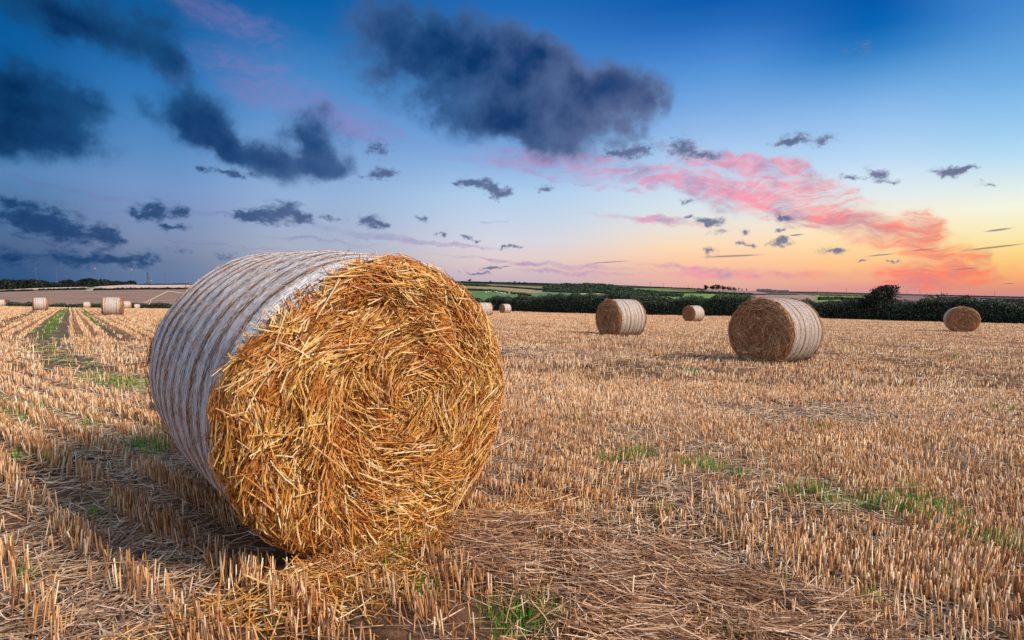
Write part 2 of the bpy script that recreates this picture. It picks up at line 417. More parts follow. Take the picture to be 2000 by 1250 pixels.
big = [
 (60,240,150,90,0,.6),(120,60,180,50,12,.4),(1000,230,220,60,6,.5),(700,110,60,70,0,.4),(450,290,160,40,18,.4),  # big dark cumulus: cx, cy, rx, ry, rotation (clockwise, degrees), weight
 (110,22,165,46,10,1),(240,60,145,50,18,1),(330,105,85,40,30,.9),(310,30,90,38,10,.6),
 (20,175,120,75,0),(90,215,120,75,0),(40,285,140,55,0),(140,290,90,40,0,.8),(170,205,60,45,0,.7),
 (355,215,95,54,0,1.1),(415,225,60,55,0,.9),(440,275,75,38,25),(520,318,90,34,10),(612,272,80,55,0,1.35),(610,318,90,30,0),(670,320,45,26,0,.6),(370,190,60,40,0,.5),
 (745,45,95,85,0,.9),(840,60,120,70,0),(880,130,130,90,0),(960,110,110,70,0),(1010,170,150,95,0),(1045,115,55,55,0,.9),(1110,225,120,70,0),
 (1130,150,70,50,0,.9),(1190,165,85,62,0),(1245,195,60,65,0),(1100,285,85,40,0,.7),(960,230,120,55,0,.8),(740,150,70,45,0,.5),(1230,250,40,35,0,.5),
]
small = [
 (60,425,150,42,5),(130,455,120,32,8),(210,462,45,30,0),(20,505,60,30,0),(30,395,80,14,5,.8),
 (110,500,60,24),(165,508,50,22),(245,510,40,22),(285,508,34,24,0,.9),(210,505,30,20),
 (310,408,52,28),(280,418,40,16),(355,415,25,15),(340,445,42,10),(320,440,20,8,0,.8),
 (400,332,20,11),(450,338,60,10,4),(555,412,52,30),(510,425,55,22),(480,420,34,16),(590,425,34,20),(645,428,24,8),(720,432,38,16),(745,438,22,8),
 (740,290,30,28,0,.8),(752,338,40,17),(725,345,30,12,0,.7),
 (930,358,45,15,10),(965,372,40,18,20),(905,358,30,8,0,.7),(1064,368,20,9),(985,380,30,12,0,.6),(822,427,14,12,0,.7),
 (1215,302,50,16),(1250,290,40,18),(1330,285,48,26,10),(1375,302,50,14,10),(1195,300,25,12,0,.7),
 (1555,272,55,16),(1535,280,45,10),(1610,275,34,16,0,.7),(1680,95,50,20,10,.35),
 (1850,335,50,12),(1880,332,40,13),(1925,360,26,10,5,.8),(1715,340,30,18,10),(1740,352,30,8,5,.7),(1665,349,28,9,15),
 (1385,492,22,12),(1520,475,40,12),(1535,468,20,8,0,.8),(1625,491,36,9),(1380,435,32,10,10),(1395,430,24,12,0,.7),(1345,424,16,6),
 (1530,423,24,10,15),(1455,455,18,10,0,.8),(1450,478,22,8),(1340,392,26,8,10,.7),(1680,510,16,6),(1745,511,10,6),(1530,450,20,7),
 (862,458,16,8),(910,466,12,6),(928,470,10,5),(1005,484,22,6),(985,482,10,6),(360,490,40,12,0,.5),(440,500,40,14,0,.4),(1405,452,30,8,0,.5),
 (955,524,26,4),(975,521,30,3),(935,532,40,4),
]
streak = [(1430,500,90,3,-1),(1950,449,42,3.4,-5),(1940,483,95,3.0,-5),(1720,498,44,2.2,-4),(1800,488,38,2,-4),(1885,525,38,1.6,-4),
 (1555,459,22,3,-4),(1190,512,60,1.8,-3),(1970,554,18,1.4),(1880,578,0.1,0.1)]
pink = [
 (1790,470,110,34,24,.9),(1880,520,70,30,32,.9),(1820,545,110,20,4,.7),
 (1380,370,300,40,16,.5),(1640,430,260,40,20,.5),(1850,520,90,50,20,.7),(620,210,260,60,18,.35),(480,60,220,60,12,.3),(1050,330,240,20,8,.5),
 (1130,320,260,22,10,.75),(1290,345,210,24,16),(1420,385,190,24,18),(1390,310,120,26,12,.7),(1520,335,140,30,18),(1610,375,100,22,14),
 (1500,380,130,26,10,.8),(1560,425,160,18,10),(1700,445,150,28,14),(1790,430,70,20,18,.9),(1800,475,130,36,18),(1870,500,90,34,30),(1800,530,120,22,0,.8),
 (1270,428,140,9,6,.8),(1160,360,120,8,12,.6),(1720,560,200,12,0,.5),(1450,535,220,14,2,.55),(1330,520,140,7,3,.5),(1100,520,160,7,4,.75),(1140,535,160,6,3,.7),(960,510,140,4,5,.7),
 (965,433,26,3,4,.9),(870,475,110,6,6,.7),(740,460,170,9,6,.8),(620,470,160,5,3,.5),(600,200,190,45,16,.9),(450,150,120,40,25,.5),(400,18,170,30,12,.55),(330,140,60,40,20,.5),
 (150,372,190,9,9,.9),(110,395,180,8,7,.6),(480,425,220,7,5,.5),(700,245,90,30,15,.6),(640,345,70,6,5,.5),(450,482,200,3,3,.5),(1050,300,60,14,10,.6),
]
az01 = nt.mapr(AZ, -750, 750)
P3_ = nt.vec('ADD', P0, nt.vec('MULTIPLY', nt.vec('SUBTRACT', nt.noise(P0, 0.012, 2, 0.5, out=1), (0.5, 0.5, 0.5)), (90, 60, 0)))
mp = nt.n('ShaderNodeMapping', vector_type='POINT'); nt.l(P1, mp.inputs[0])
mp.inputs['Rotation'].default_value = (0, 0, math.radians(17)); mp.inputs['Scale'].default_value = (0.0065, 0.034, 1)
ci = nt.noise(mp.outputs[0], 1.0, 8, 0.64, 0.8)
mp = nt.n('ShaderNodeMapping', vector_type='POINT'); nt.l(P3_, mp.inputs[0])
mp.inputs['Rotation'].default_value = (0, 0, math.radians(13)); mp.inputs['Scale'].default_value = (0.020, 0.085, 1)
ci2 = nt.noise(mp.outputs[0], 1.0, 6, 0.62, 0.8)
nz3 = nt.noise(P0, 0.02, 4, 0.55, out=1)
P3 = nt.vec('ADD', P0, nt.vec('MULTIPLY', nt.vec('SUBTRACT', nz3, (0.5, 0.5, 0.5)), (110, 34, 0)))
pinkc = nt.ramp(az01, [(0.0, srgb(112,112,164)), (0.3, srgb(140,126,186)), (0.48, srgb(176,136,184)), (0.62, srgb(220,152,190)), (0.76, srgb(250,148,166)), (0.87, srgb(255,118,112)), (0.94, srgb(255,126,96)), (1, srgb(255,150,108))])
shade = nt.ramp(az01, [(0.0, srgb(78,98,150)), (0.5, srgb(140,134,190)), (0.75, srgb(166,134,176)), (0.9, srgb(206,134,140)), (1, srgb(220,140,120))])
thin = nt.ramp(az01, [(0.0, srgb(16,66,114)), (0.15, srgb(28,78,128)), (0.3, srgb(70,100,148)), (0.42, srgb(50,92,144)), (0.6, srgb(90,106,146)), (1, srgb(110,112,148))])
lowthin = nt.ramp(az01, [(0.0, srgb(30,72,120)), (0.16, srgb(48,84,130)), (0.3, srgb(84,104,146)), (0.6, srgb(110,120,156)), (1, srgb(118,120,150))])
lowthick = nt.ramp(az01, [(0.0, srgb(8,52,102)), (0.16, srgb(28,66,114)), (0.3, srgb(62,86,130)), (0.6, srgb(84,98,138)), (1, srgb(88,92,130))])
thick = nt.ramp(az01, [(0.0, srgb(0,32,76)), (0.2, srgb(8,52,104)), (0.33, srgb(30,72,126)), (0.42, srgb(0,46,98)), (0.56, srgb(4,46,98)), (0.64, srgb(40,66,116)), (1, srgb(80,88,124))])
streakc = nt.ramp(az01, [(0.5, srgb(140,130,150)), (1, srgb(128,112,124))])
def pick(lst, lo, hi, pad):
    r = []
    for q in lst:
        t = math.radians(q[4] if len(q) > 4 else 0)
        ext = 1.35 * max(abs(q[2] * math.cos(t)), abs(q[3] * math.sin(t)), q[2] * 0.6) + pad
        if q[0] + ext > lo and q[0] - ext < hi: r.append(q)
    return r
def sector(lo, hi):
    c = base
    L = pick(pink, lo, hi, 40)
    if L:
        D3 = blobs(P3, L)
        A3 = nt.math('MULTIPLY', nt.mapr(D3, 0.0, 0.30, typ='SMOOTHSTEP'), nt.mapr(nt.math('ADD', nt.math('ADD', nt.math('MULTIPLY', ci, 0.62), nt.math('MULTIPLY', ci2, 0.38)), nt.math('MULTIPLY', D3, 0.05)), 0.39, 0.66, 0.10, 0.9, typ='SMOOTHSTEP'))
        A3 = nt.math('MULTIPLY', A3, nt.mapr(AZ, -500, 250, 0.45, 1.0), clamp=True)
        c = nt.mix(A3, c, nt.mix(nt.mapr(nt.math('ADD', fb, nt.math('MULTIPLY', ci, 0.6)), 0.68, 0.88, 0.9, 0.0), pinkc, shade))
    L = pick(big, lo, hi, 50)
    if L:
        B1 = blobs(P1, L, GROW=1.6)
        D1 = nt.math('ADD', nt.math('MULTIPLY', B1, 1.05), nt.math('MULTIPLY', nt.math('SUBTRACT', fb, 0.5), 1.7))
        A1 = nt.math('MULTIPLY', nt.mapr(D1, -0.1, 0.95, 0.0, 0.95, typ='SMOOTHSTEP'), nt.mapr(B1, 0.0, 0.30, typ='SMOOTHSTEP'))
        core = nt.mapr(nt.math('ADD', D1, nt.math('MULTIPLY', nt.math('SUBTRACT', nt.noise(P0, 0.0065, 3, 0.5), 0.5), 3.0)), 0.35, 2.0, typ='SMOOTHSTEP')
        c = nt.mix(A1, c, nt.mix(core, thin, thick))
    L = pick(small, lo, hi, 25)
    if L:
        B2 = blobs(P2, L)
        D2 = nt.math('ADD', nt.math('MULTIPLY', B2, 1.25), nt.math('MULTIPLY', nt.math('SUBTRACT', fb2, 0.5), 2.3))
        A2 = nt.math('MULTIPLY', nt.mapr(D2, 0.0, 1.0, 0.0, 0.88, typ='SMOOTHSTEP'), nt.mapr(B2, 0.0, 0.2, typ='SMOOTHSTEP'))
        c = nt.mix(A2, c, nt.mix(nt.mapr(D2, 0.4, 1.3), lowthin, lowthick))
    L = pick(streak, lo, hi, 10)
    if L:
        c = nt.mix(nt.mapr(blobs(P0, L), 0.1, 0.6, 0.0, 0.8, typ='SMOOTHSTEP'), c, streakc)
    b1 = nt.n('ShaderNodeBackground'); nt.l(c, b1.inputs[0])
    return b1.outputs[0]
# the rest of the heavens, which only lights the scene: paler overhead and behind, brightened to lift the ground
rest = nt.ramp(nt.mapr(EL, 0, 1570), [(0, srgb(176,170,186)), (0.2, srgb(170,182,206)), (0.6, srgb(168,186,214)), (1, srgb(160,182,214))])
front = nt.math('MULTIPLY', nt.mapr(nt.math('ABSOLUTE', AZ), 950, 1250, 1.0, 0.0, typ='SMOOTHSTEP'), nt.mapr(EL, 560, 800, 1.0, 0.0, typ='SMOOTHSTEP'))
edges = [-9999, 450, 850, 1180, 1480, 1720, 9999]
tree = sector(edges[0], edges[1])
for i in range(1, 6):
    nx = sector(edges[i], edges[i + 1])
    mx = nt.n('ShaderNodeMixShader'); nt.l(nt.math('GREATER_THAN', AZ, sky_ae(edges[i], 450)[0]), mx.inputs[0])
    nt.l(tree, mx.inputs[1]); nt.l(nx, mx.inputs[2]); tree = mx.outputs[0]
b2 = nt.n('ShaderNodeBackground'); nt.l(rest, b2.inputs[0]); b2.inputs[1].default_value = REST
mx = nt.n('ShaderNodeMixShader'); nt.l(front, mx.inputs[0]); nt.l(b2.outputs[0], mx.inputs[1]); nt.l(tree, mx.inputs[2])
o = nt.n('ShaderNodeOutputWorld'); nt.l(mx.outputs[0], o.inputs[0])
W.cycles.sampling_method = 'MANUAL'; W.cycles.sample_map_resolution = 256
# warm sun lamp added from the right and behind, apart from the sunset ahead
sd = bpy.data.lights.new('sun', 'SUN'); sun = bpy.data.objects.new('sun', sd); COL.objects.link(sun)
sd.energy = SUN_E; sd.angle = math.radians(12); sd.color = (1.0, 0.83, 0.66)
sun.rotation_euler = Vector(SUN_DIR).to_track_quat('Z', 'Y').to_euler()
SC.view_settings.view_transform = 'Standard'; SC.view_settings.look = 'None'; SC.view_settings.exposure = 0.0; SC.view_settings.gamma = 1.0
SC.cycles.max_bounces = 4; SC.cycles.diffuse_bounces = 3; SC.cycles.transmission_bounces = 2; SC.cycles.transparent_max_bounces = 4
SC.cycles.use_denoising = True; SC.cycles.use_adaptive_sampling = True; SC.cycles.adaptive_threshold = 0.02; SC.cycles.adaptive_min_samples = 16
# ------------------------------------------------------------------ field surface and hills (one polar sheet each, centred on the viewpoint)
HD = math.radians
PXC = np.concatenate([np.arange(-2600, -400, 60), np.arange(-400, 2400, 7), np.arange(2400, 4601, 60)])   # columns, by photo column
AZC = np.arctan2(PXC - 1000, F)
AZB = np.linspace(AZC[-1], AZC[0] + 2 * math.pi, 40)[1:-1]      # the rest of the circle, behind
AZS = np.concatenate([AZC, AZB])
edge_pts = [(-3.2, 120), (-1.2, 130)] + [(math.atan2(px - 1000, F), math.hypot((px - 1000) / F * Y, Y)) for px, Y in
    [(-300, 135), (0, 165), (330, 170), (600, 150), (900, 116), (1000, 108), (1100, 100), (1300, 88), (1450, 82), (1600, 75), (1800, 67), (2000, 61), (2300, 55)]] + [(1.2, 60), (3.2, 120)]
ea = np.array([p[0] for p in edge_pts]); er = np.array([p[1] for p in edge_pts])
def redge(az): return np.interp((az + math.pi) % (2 * math.pi) - math.pi, ea, er)
skyl = [(-3000, 560), (-400, 560), (0, 557), (100, 556.5), (265, 555.5), (330, 556), (400, 555.5), (600, 551), (900, 549.3), (1000, 551.5), (1080, 553.3), (1100, 554), (1230, 557.5),
        (1290, 560.5), (1380, 564.5), (1500, 569), (1600, 569.5), (1700, 572.3), (1800, 575), (1900, 577.2), (2000, 579.7), (2400, 583), (5000, 585)]
def sky_el(az):
    a = (az + math.pi) % (2 * math.pi) - math.pi
    px = 1000 + F * np.tan(np.clip(a, -1.35, 1.35))
    y = np.interp(px, [q[0] for q in skyl], [q[1] for q in skyl])
    return np.arctan((YH - y) / F * np.cos(a))
RS = 1500.0
def hill_z(az, r):
    """ground beyond the field: climbs to the skyline at RS and falls away behind it"""
    re = redge(az); ze = zf(np.sin(az) * re, np.cos(az) * re) - 0.15
    el0 = np.arctan2(ze, re); es = sky_el(az)
    t = np.clip(np.log(np.maximum(r, re) / re) / np.log(RS / re), 0, 1)
    el = el0 + (es - el0) * t
    z = np.tan(el) * np.minimum(r, RS)
    return np.where(r <= re, ze, z) - np.maximum(r - RS, 0) * 0.03
def hill_at(px, py):
    """point of the hillside seen at this photo position"""
    az = math.atan2(px - 1000, F); A = np.array([az])
    re = redge(A)[0]; d = pix_dir(px, py); el = math.atan2(d[2], math.hypot(d[0], d[1]))
    ze = zf(np.sin(A) * re, np.cos(A) * re)[0] - 0.15; el0 = math.atan2(ze, re); es = sky_el(A)[0]
    t = np.clip((el - el0) / (es - el0), 0.0, 1.0)
    r = re * (RS / re) ** t
    return np.array([math.sin(az) * r, math.cos(az) * r, hill_z(A, np.array([r]))[0]]), r
def polar(name, rings, zfun, mat, azs):
    n, m = len(azs), len(rings)
    R = np.repeat(np.array(rings), n, axis=0) if np.ndim(rings[0]) else np.repeat(np.array(rings)[:, None], n, 1)
    R = np.array(rings) if np.ndim(rings[0]) else R
    A = np.tile(azs, (m, 1))
    X, Y = np.sin(A) * R, np.cos(A) * R
    Z = zfun(A.ravel(), R.ravel())
    V = np.column_stack([X.ravel(), Y.ravel(), Z])
    i = np.arange(m - 1)[:, None] * n; j = np.arange(n)[None]; k = (j + 1) % n
    Fc = np.stack([i + j, i + k, i + n + k, i + n + j], -1).reshape(-1, 4)[:, ::-1]
    return V, Fc, mesh_obj(name, V, Fc, mat, smooth=True)
redg = redge(AZS)
rings = [np.full(len(AZS), r) for r in np.concatenate([[0.05, 0.6], np.geomspace(1.0, 30, 150)])]
rings += [30 + (redg + 1.5 - 30) * t for t in np.linspace(0, 1, 60)[1:]]
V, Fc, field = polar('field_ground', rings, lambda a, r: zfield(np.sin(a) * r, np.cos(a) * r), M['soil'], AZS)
tag(field, kind='structure')

# ---- tracks, bare strips and green strips, surveyed from the photograph
def gline(pts): return [ground(*p) for p in pts]
TRACK_MAIN = gline([(131, 603.5), (118, 612), (104, 630), (88, 660)])
TRACK_GAP = gline([(133, 606), (131, 612), (124, 640), (118, 665)])
TRACK_R = gline([(160, 604), (170, 613), (200, 640), (250, 672)])
TRACK_L = gline([(68, 607), (40, 620), (-20, 642)])
TRACKS_RIGHT = [gline(q) for q in ([(880, 629.5), (1160, 642), (1420, 656), (2100, 700)], [(1180, 624), (1620, 636.5), (2100, 653)], [(980, 621), (1240, 628), (1500, 638), (2100, 668)], [(950, 684), (1250, 712), (1600, 752)])]
TRACK_HEAD = gline([(88, 662), (100, 690), (150, 722), (215, 745), (330, 782)])
BAND = gline([(-200, 770), (0, 795), (120, 822), (220, 850), (330, 905)])
green_spots = [(1250, 895, .16), (1215, 905, .10), (1380, 920, .16), (1335, 915, .08), (1440, 935, .10), (1550, 970, .1), (1600, 968, .12), (1640, 992, .2), (1740, 1000, .18), (1800, 1008, .26), (1830, 1005, .2),
    (1770, 965, .1), (1870, 1040, .08), (1935, 1070, .18), (1985, 1075, .1), (1125, 830, .1), (1175, 905, .08), (1350, 728, .25), (1955, 805, .25), (1870, 700, .3), (1600, 845, .12), (990, 822, .1),
    (1030, 1205, .16), (1010, 1230, .14), (1070, 1225, .12), (1035, 1215, .15), (1000, 1200, .12), (1050, 1240, .12), (1800, 1005, .2), (1380, 918, .14), (1250, 893, .14), (800, 1085, .12), (770, 1120, .10), (880, 1045, .08), (830, 1165, .06), (1150, 1170, .05), (215, 750, .35), (245, 752, .4), (275, 757, .35), (190, 740, .3),
    (290, 885, .2), (310, 890, .15), (270, 880, .12), (20, 812, .25), (0, 835, .2), (60, 830, .1), (180, 838, .12), (28, 905, .08), (100, 910, .05), (60, 650, .3), (320, 870, .1), (1420, 1240, .05), (1290, 1010, .05), (1700, 1180, .06), (90, 688, .3), (50, 1135, .04), (180, 1010, .04)]
GS = [(ground(x, y), r) for x, y, r in green_spots]
def green_amt(P):
    g = np.zeros(len(P))
    for c, r in GS: g = np.maximum(g, np.clip(1.4 - np.hypot(P[:, 0] - c[0], P[:, 1] - c[1]) / r, 0, 1))
    g = np.maximum(g, np.clip(1.5 - seg_dist(P, TRACK_MAIN) / 0.32, 0, 1))
    g = np.maximum(g, 0.8 * np.clip(1.3 - seg_dist(P, TRACK_R[:3]) / 0.3, 0, 1))
    return g
a = field.data.attributes.new('green', 'FLOAT', 'POINT')
a.data.foreach_set('value', green_amt(V[:, :2]).astype(np.float32) * 0.45)
a = field.data.attributes.new('track', 'FLOAT', 'POINT'); tr_ = np.zeros(len(V))
for ln, w_ in ((TRACK_MAIN, .5), (TRACK_GAP, .3), (TRACK_R, .22), (TRACK_L, .5), (TRACK_HEAD, .5), (BAND, .25), *[(q, .2) for q in TRACKS_RIGHT]): tr_ = np.maximum(tr_, np.clip(1.6 - seg_dist(V[:, :2], ln) / w_, 0, 1))
a.data.foreach_set('value', (tr_ * 0.9).astype(np.float32))

WINDROW = [(950, 1015), (1040, 1005), (1180, 1050), (1380, 1105), (1560, 1160), (1720, 1235), (1900, 1330), (1950, 1500), (1080, 1500), (1010, 1200), (940, 1100)]
HEAP = [(960, 850), (1060, 845), (1110, 870), (1090, 900), (990, 960), (930, 990), (940, 900)]
LIT_B = [(955, 678), (1100, 686), (1260, 690), (1260, 706), (1100, 708), (955, 700)]
LIT_A = [(1180, 840), (1300, 830), (1420, 850), (1450, 895), (1300, 890), (1200, 865)]
def stub_density(P2, px, py):
    """share of stems left standing at each place"""
    k = np.ones(len(P2))
    k *= 1 - 0.97 * np.clip(1.5 - seg_dist(P2, TRACK_MAIN) / 0.5, 0, 1)
    k *= 1 - 0.97 * np.clip(1.5 - seg_dist(P2, TRACK_GAP) / 0.3, 0, 1)
    k *= 1 - 0.9 * np.clip(1.5 - seg_dist(P2, TRACK_R) / 0.22, 0, 1)
    k *= 1 - 0.9 * np.clip(1.5 - seg_dist(P2, TRACK_L) / 0.45, 0, 1)
    k *= 1 - 0.95 * np.clip(1.5 - seg_dist(P2, TRACK_HEAD) / 0.45, 0, 1)
    k *= 1 - 0.85 * np.clip(1.6 - seg_dist(P2, BAND) / 0.28, 0, 1)
    for ln in TRACKS_RIGHT: k *= 1 - 0.8 * np.clip(1.5 - seg_dist(P2, ln) / 0.22, 0, 1)
    k[in_poly(px + 60 * vnoise(P2, 2.0, 74), py + 40 * vnoise(P2, 1.6, 75), WINDROW)] *= 0.7
    k[in_poly(px, py, HEAP)] *= 0.4
    k[in_poly(px, py, LIT_A)] *= 0.45
    k *= np.where((px < 330) & (py > 1120), 0.35, 1)
    n = vnoise(P2, 1.1, 11)
    k *= np.clip(0.8 + 0.9 * n + 0.5 * vnoise(P2, 3.7, 12), 0.08, 1)
    return k
BALE_C = []       # filled in below: footprints where nothing stands
def rows(P2):
    """snap to drilled rows: headland rows run along the hedge, the others up the field"""
    main = (P2[:, 0] / np.maximum(P2[:, 1], 0.1) < -0.5) & (P2[:, 1] > 17.2)
    out = P2.copy()
    for sel, az, spc, jit in ((main, HD(-36.9), 0.40, 0.038), (~main, HD(-52), 0.31, 0.036)):
        d = np.array([math.sin(az), math.cos(az)]); nrm = np.array([d[1], -d[0]])
        q = P2[sel]; c = q @ nrm; al = q @ d
        wob = 0.035 * vnoise(np.column_stack([al * 0.3, np.round(c / spc) * 3.1]), 1.0, 23)
        jj = jit + 0.05 * np.clip((q[:, 0] + 1.5) / 3, 0, 1)
        c2 = np.round(c / spc) * spc + rng.normal(0, 1, len(q)) * jj + wob
        out[sel] = al[:, None] * d + c2[:, None] * nrm
    return out
def scatter(n, dmin, dmax, expo, px0=-260, px1=2260):
    if dmin < 7.9: px0, px1 = -650, 2650
    """ground positions spread over the view and a margin; density falls with distance as d^-expo"""
    u = rng.random(n); p = 2 - expo
    Y = (dmin ** p + u * (dmax ** p - dmin ** p)) ** (1 / p) if abs(p) > 1e-6 else dmin * (dmax / dmin) ** u
    px = rng.uniform(px0, px1, n)
    return np.column_stack([(px - 1000) / F * Y, Y])
# big bale placement (needed for the footprint)
BW, BR = 1.46, 0.700
BAX = -0.719; BTILT = 0.078
def footprint(P2, pad=0.0):
    n = np.array([math.sin(BAX), math.cos(BAX)]); s = np.array([math.cos(BAX), -math.sin(BAX)])
    q = P2 - np.array([-0.573, 2.714])
    a = q @ n; b = q @ s
    return (a > -0.02 - pad) & (a < BW + pad) & (np.abs(b) < 0.30 + pad)
FAR_BALES = [  # px centre of the face end, bottom row, depth, axis azimuth (deg), diameter, label
 ]
def stubble(n, dmin, dmax, expo, wmul):
    P = rows(scatter(n, dmin, dmax, expo))
    z = zfield(P[:, 0], P[:, 1])
    P3 = np.column_stack([P, z]); px, py = project(P3)
    r = np.hypot(P[:, 0], P[:, 1])
    keep = (rng.random(n) < stub_density(P, px, py)) & ~footprint(P, 0.02) & (r < redge(np.arctan2(P[:, 0], P[:, 1])) - 0.6)
    P3, r = P3[keep], r[keep]; n = len(P3)
    h = rng.uniform(0.06, 0.115, n) * np.clip(1.0 - 0.25 * (P3[:, 0] / np.maximum(P3[:, 1], 1) + 0.2) / 0.6, 0.72, 1.15) * (1 + 0.25 * vnoise(P3[:, :2], 0.8, 31))
    tall = rng.random(n) < 0.03; h[tall] *= rng.uniform(1.2, 1.9, tall.sum())
    w = rng.uniform(0.0024, 0.0046, n) * wmul(r)
    # lean, with neighbours leaning alike and a few knocked over
    lean = np.column_stack([vnoise(P3[:, :2], 1.7, 41), vnoise(P3[:, :2], 1.7, 42)]) * 0.22 + rng.normal(0, 0.10, (n, 2))
    kn = rng.random(n) < 0.12; lean[kn] += rng.normal(0, 0.55, (kn.sum(), 2))
    D = unit(np.column_stack([lean, np.ones(n)]))
    ang = rng.uniform(0, 2 * math.pi, n)
    V = np.empty((n, 7, 3), np.float32)
    for k in range(3):
        a = ang + k * 2.0944
        o = np.column_stack([np.cos(a) * w, np.sin(a) * w, np.zeros(n)])
        V[:, k] = P3 + o * 1.15 - [0, 0, 0.01]
        V[:, 3 + k] = P3 + D * h[:, None] + o * 0.9 + [0, 0, 1] * (rng.uniform(-0.006, 0.006, n) * np.minimum(wmul(r), 2))[:, None]
    V[:, 6] = V[:, 3:6].mean(1)
    fs = np.array([[0, 1, 4, 3], [1, 2, 5, 4], [2, 0, 3, 5], [3, 4, 5, 6]])
    fs4 = fs[:3]; tri = np.array([[3, 4, 5]])
    base = np.arange(n)[:, None, None] * 7
    return V.reshape(-1, 3), (base + fs4[None]).reshape(-1, 4), (base + tri[None]).reshape(-1, 3)
wm = lambda r: np.clip(r / 5.0, 1.0, 40) ** 0.72
def put_stubble(name, mat, label, parts):
    off = 0; Vs, Q, T = [], [], []
    for V_, q, t in parts:
        Vs.append(V_); Q.append(q + off); T.append(t + off); off += len(V_)
    tag(mesh_obj(name, np.vstack(Vs), [np.vstack(Q), np.vstack(T)], mat), label, 'stubble', kind='stuff')
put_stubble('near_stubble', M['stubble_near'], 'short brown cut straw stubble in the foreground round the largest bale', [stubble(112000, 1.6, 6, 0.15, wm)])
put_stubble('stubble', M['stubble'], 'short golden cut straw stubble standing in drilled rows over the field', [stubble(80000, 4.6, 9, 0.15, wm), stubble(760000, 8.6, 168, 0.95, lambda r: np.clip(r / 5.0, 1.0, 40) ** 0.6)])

def lie(n, dmin, dmax, expo, dens, Lr, wr, wmul, zr=(0.004, 0.03), dirfun=None, sel=None, tilt=0.12, K=3):
    P = scatter(n, dmin, dmax, expo); z = zfield(P[:, 0], P[:, 1]); P3 = np.column_stack([P, z]); px, py = project(P3)
    keep = ~footprint(P, -0.05) & (rng.random(n) < dens(P, px, py))
    P3 = P3[keep]; n = len(P3); r = np.hypot(P3[:, 0], P3[:, 1])
    P3[:, 2] += rng.uniform(zr[0], zr[1], n)
    a = rng.uniform(0, 2 * math.pi, n) if dirfun is None else dirfun(P3)
    D = np.column_stack([np.sin(a), np.cos(a), rng.normal(0, tilt, n)])
    N = unit(np.column_stack([rng.normal(0, .35, (n, 2)), np.ones(n)]))
    L = rng.uniform(*Lr, n) * np.clip(wmul(r), 1, 1.3); w = rng.uniform(*wr, n) * wmul(r)
    return ribbons(P3, D, N, L, w, L * rng.normal(0, 0.05, n), K=K)
def dens_lit(P, px, py):
    k = 0.42 + 0.45 * vnoise(P, 0.9, 51)
    for ln, wd, a in ((BAND, 0.35, .9), (TRACK_HEAD, 0.5, .5)):
        k = np.maximum(k, a * np.clip(1.6 - seg_dist(P, ln) / wd, 0, 1))
    k[in_poly(px, py, LIT_A) | in_poly(px, py, HEAP) | in_poly(px, py, LIT_B)] = 1
    k[(px < 420) & (py > 1050)] = 0.95
    k[in_poly(px, py, WINDROW)] = 0.18
    k = np.where((P[:, 1] > 16) & (P[:, 0] < -0.5 * P[:, 1]), k * 0.12, k)
    k = np.where((px > 1000) & (py < 800) & ~in_poly(px, py, LIT_A) & ~in_poly(px, py, HEAP) & ~in_poly(px, py, LIT_B), k * 0.6, k)
    k = np.where(in_poly(px, py + 60 + 40 * vnoise(P, 3.0, 79), WINDROW) & ~in_poly(px, py, WINDROW), np.maximum(k, 0.9), k)
    return np.clip(k, 0.03, 1)
wl = lambda r: np.clip(r / 4.5, 1.0, 6)
o = mesh_obj('loose_straw', *merge([lie(190000, 1.5, 9, 0.3, dens_lit, (0.04, 0.2), (0.003, 0.0065), wl), lie(60000, 9, 45, 1.1, dens_lit, (0.05, 0.22), (0.003, 0.006), wl, zr=(0.01, 0.09)),
    lie(9000, 1.5, 16, 0.6, lambda P, px, py: np.where(in_poly(px, py, HEAP) | in_poly(px, py, LIT_A) | in_poly(px, py, LIT_B), 1, 0.10), (0.12, 0.34), (0.003, 0.006), wl, zr=(0.03, 0.13), tilt=.3, K=4)]), M['litter'])
tag(o, 'pale loose straw and chaff lying between the stubble rows', 'loose straw', kind='stuff')
# flattened grey-brown swath at the lower right, combed one way
def wdir(P3): return HD(-66) + rng.normal(0, 0.42, len(P3)) + 0.5 * vnoise(P3[:, :2], 1.2, 61)
dw = lambda P, px, py: in_poly(px + 70 * vnoise(P, 2.2, 71), py + 42 * vnoise(P, 1.6, 72) + 30 * vnoise(P, 6, 73), WINDROW).astype(float)
o = mesh_obj('flattened_straw', *merge([lie(160000, 1.4, 4.2, 0.0, lambda P, px, py: dw(P, px, py) * np.clip(.42 + 1.4 * vnoise(P, 4.6, 63), .04, 1), (0.08, 0.36), (0.0028, 0.0062), lambda r: np.ones(len(r)), zr=(0.0, 0.10), dirfun=wdir, tilt=.13, K=4),
    lie(36000, 1.4, 4.4, 0.0, lambda P, px, py: dw(P, px, py), (0.05, 0.2), (0.003, 0.007), lambda r: np.ones(len(r)), zr=(0.02, 0.09), tilt=.35)]), M['windrow'])
tag(o, 'greyish brown flattened straw combed into a swath across the field', 'straw swath', kind='stuff')
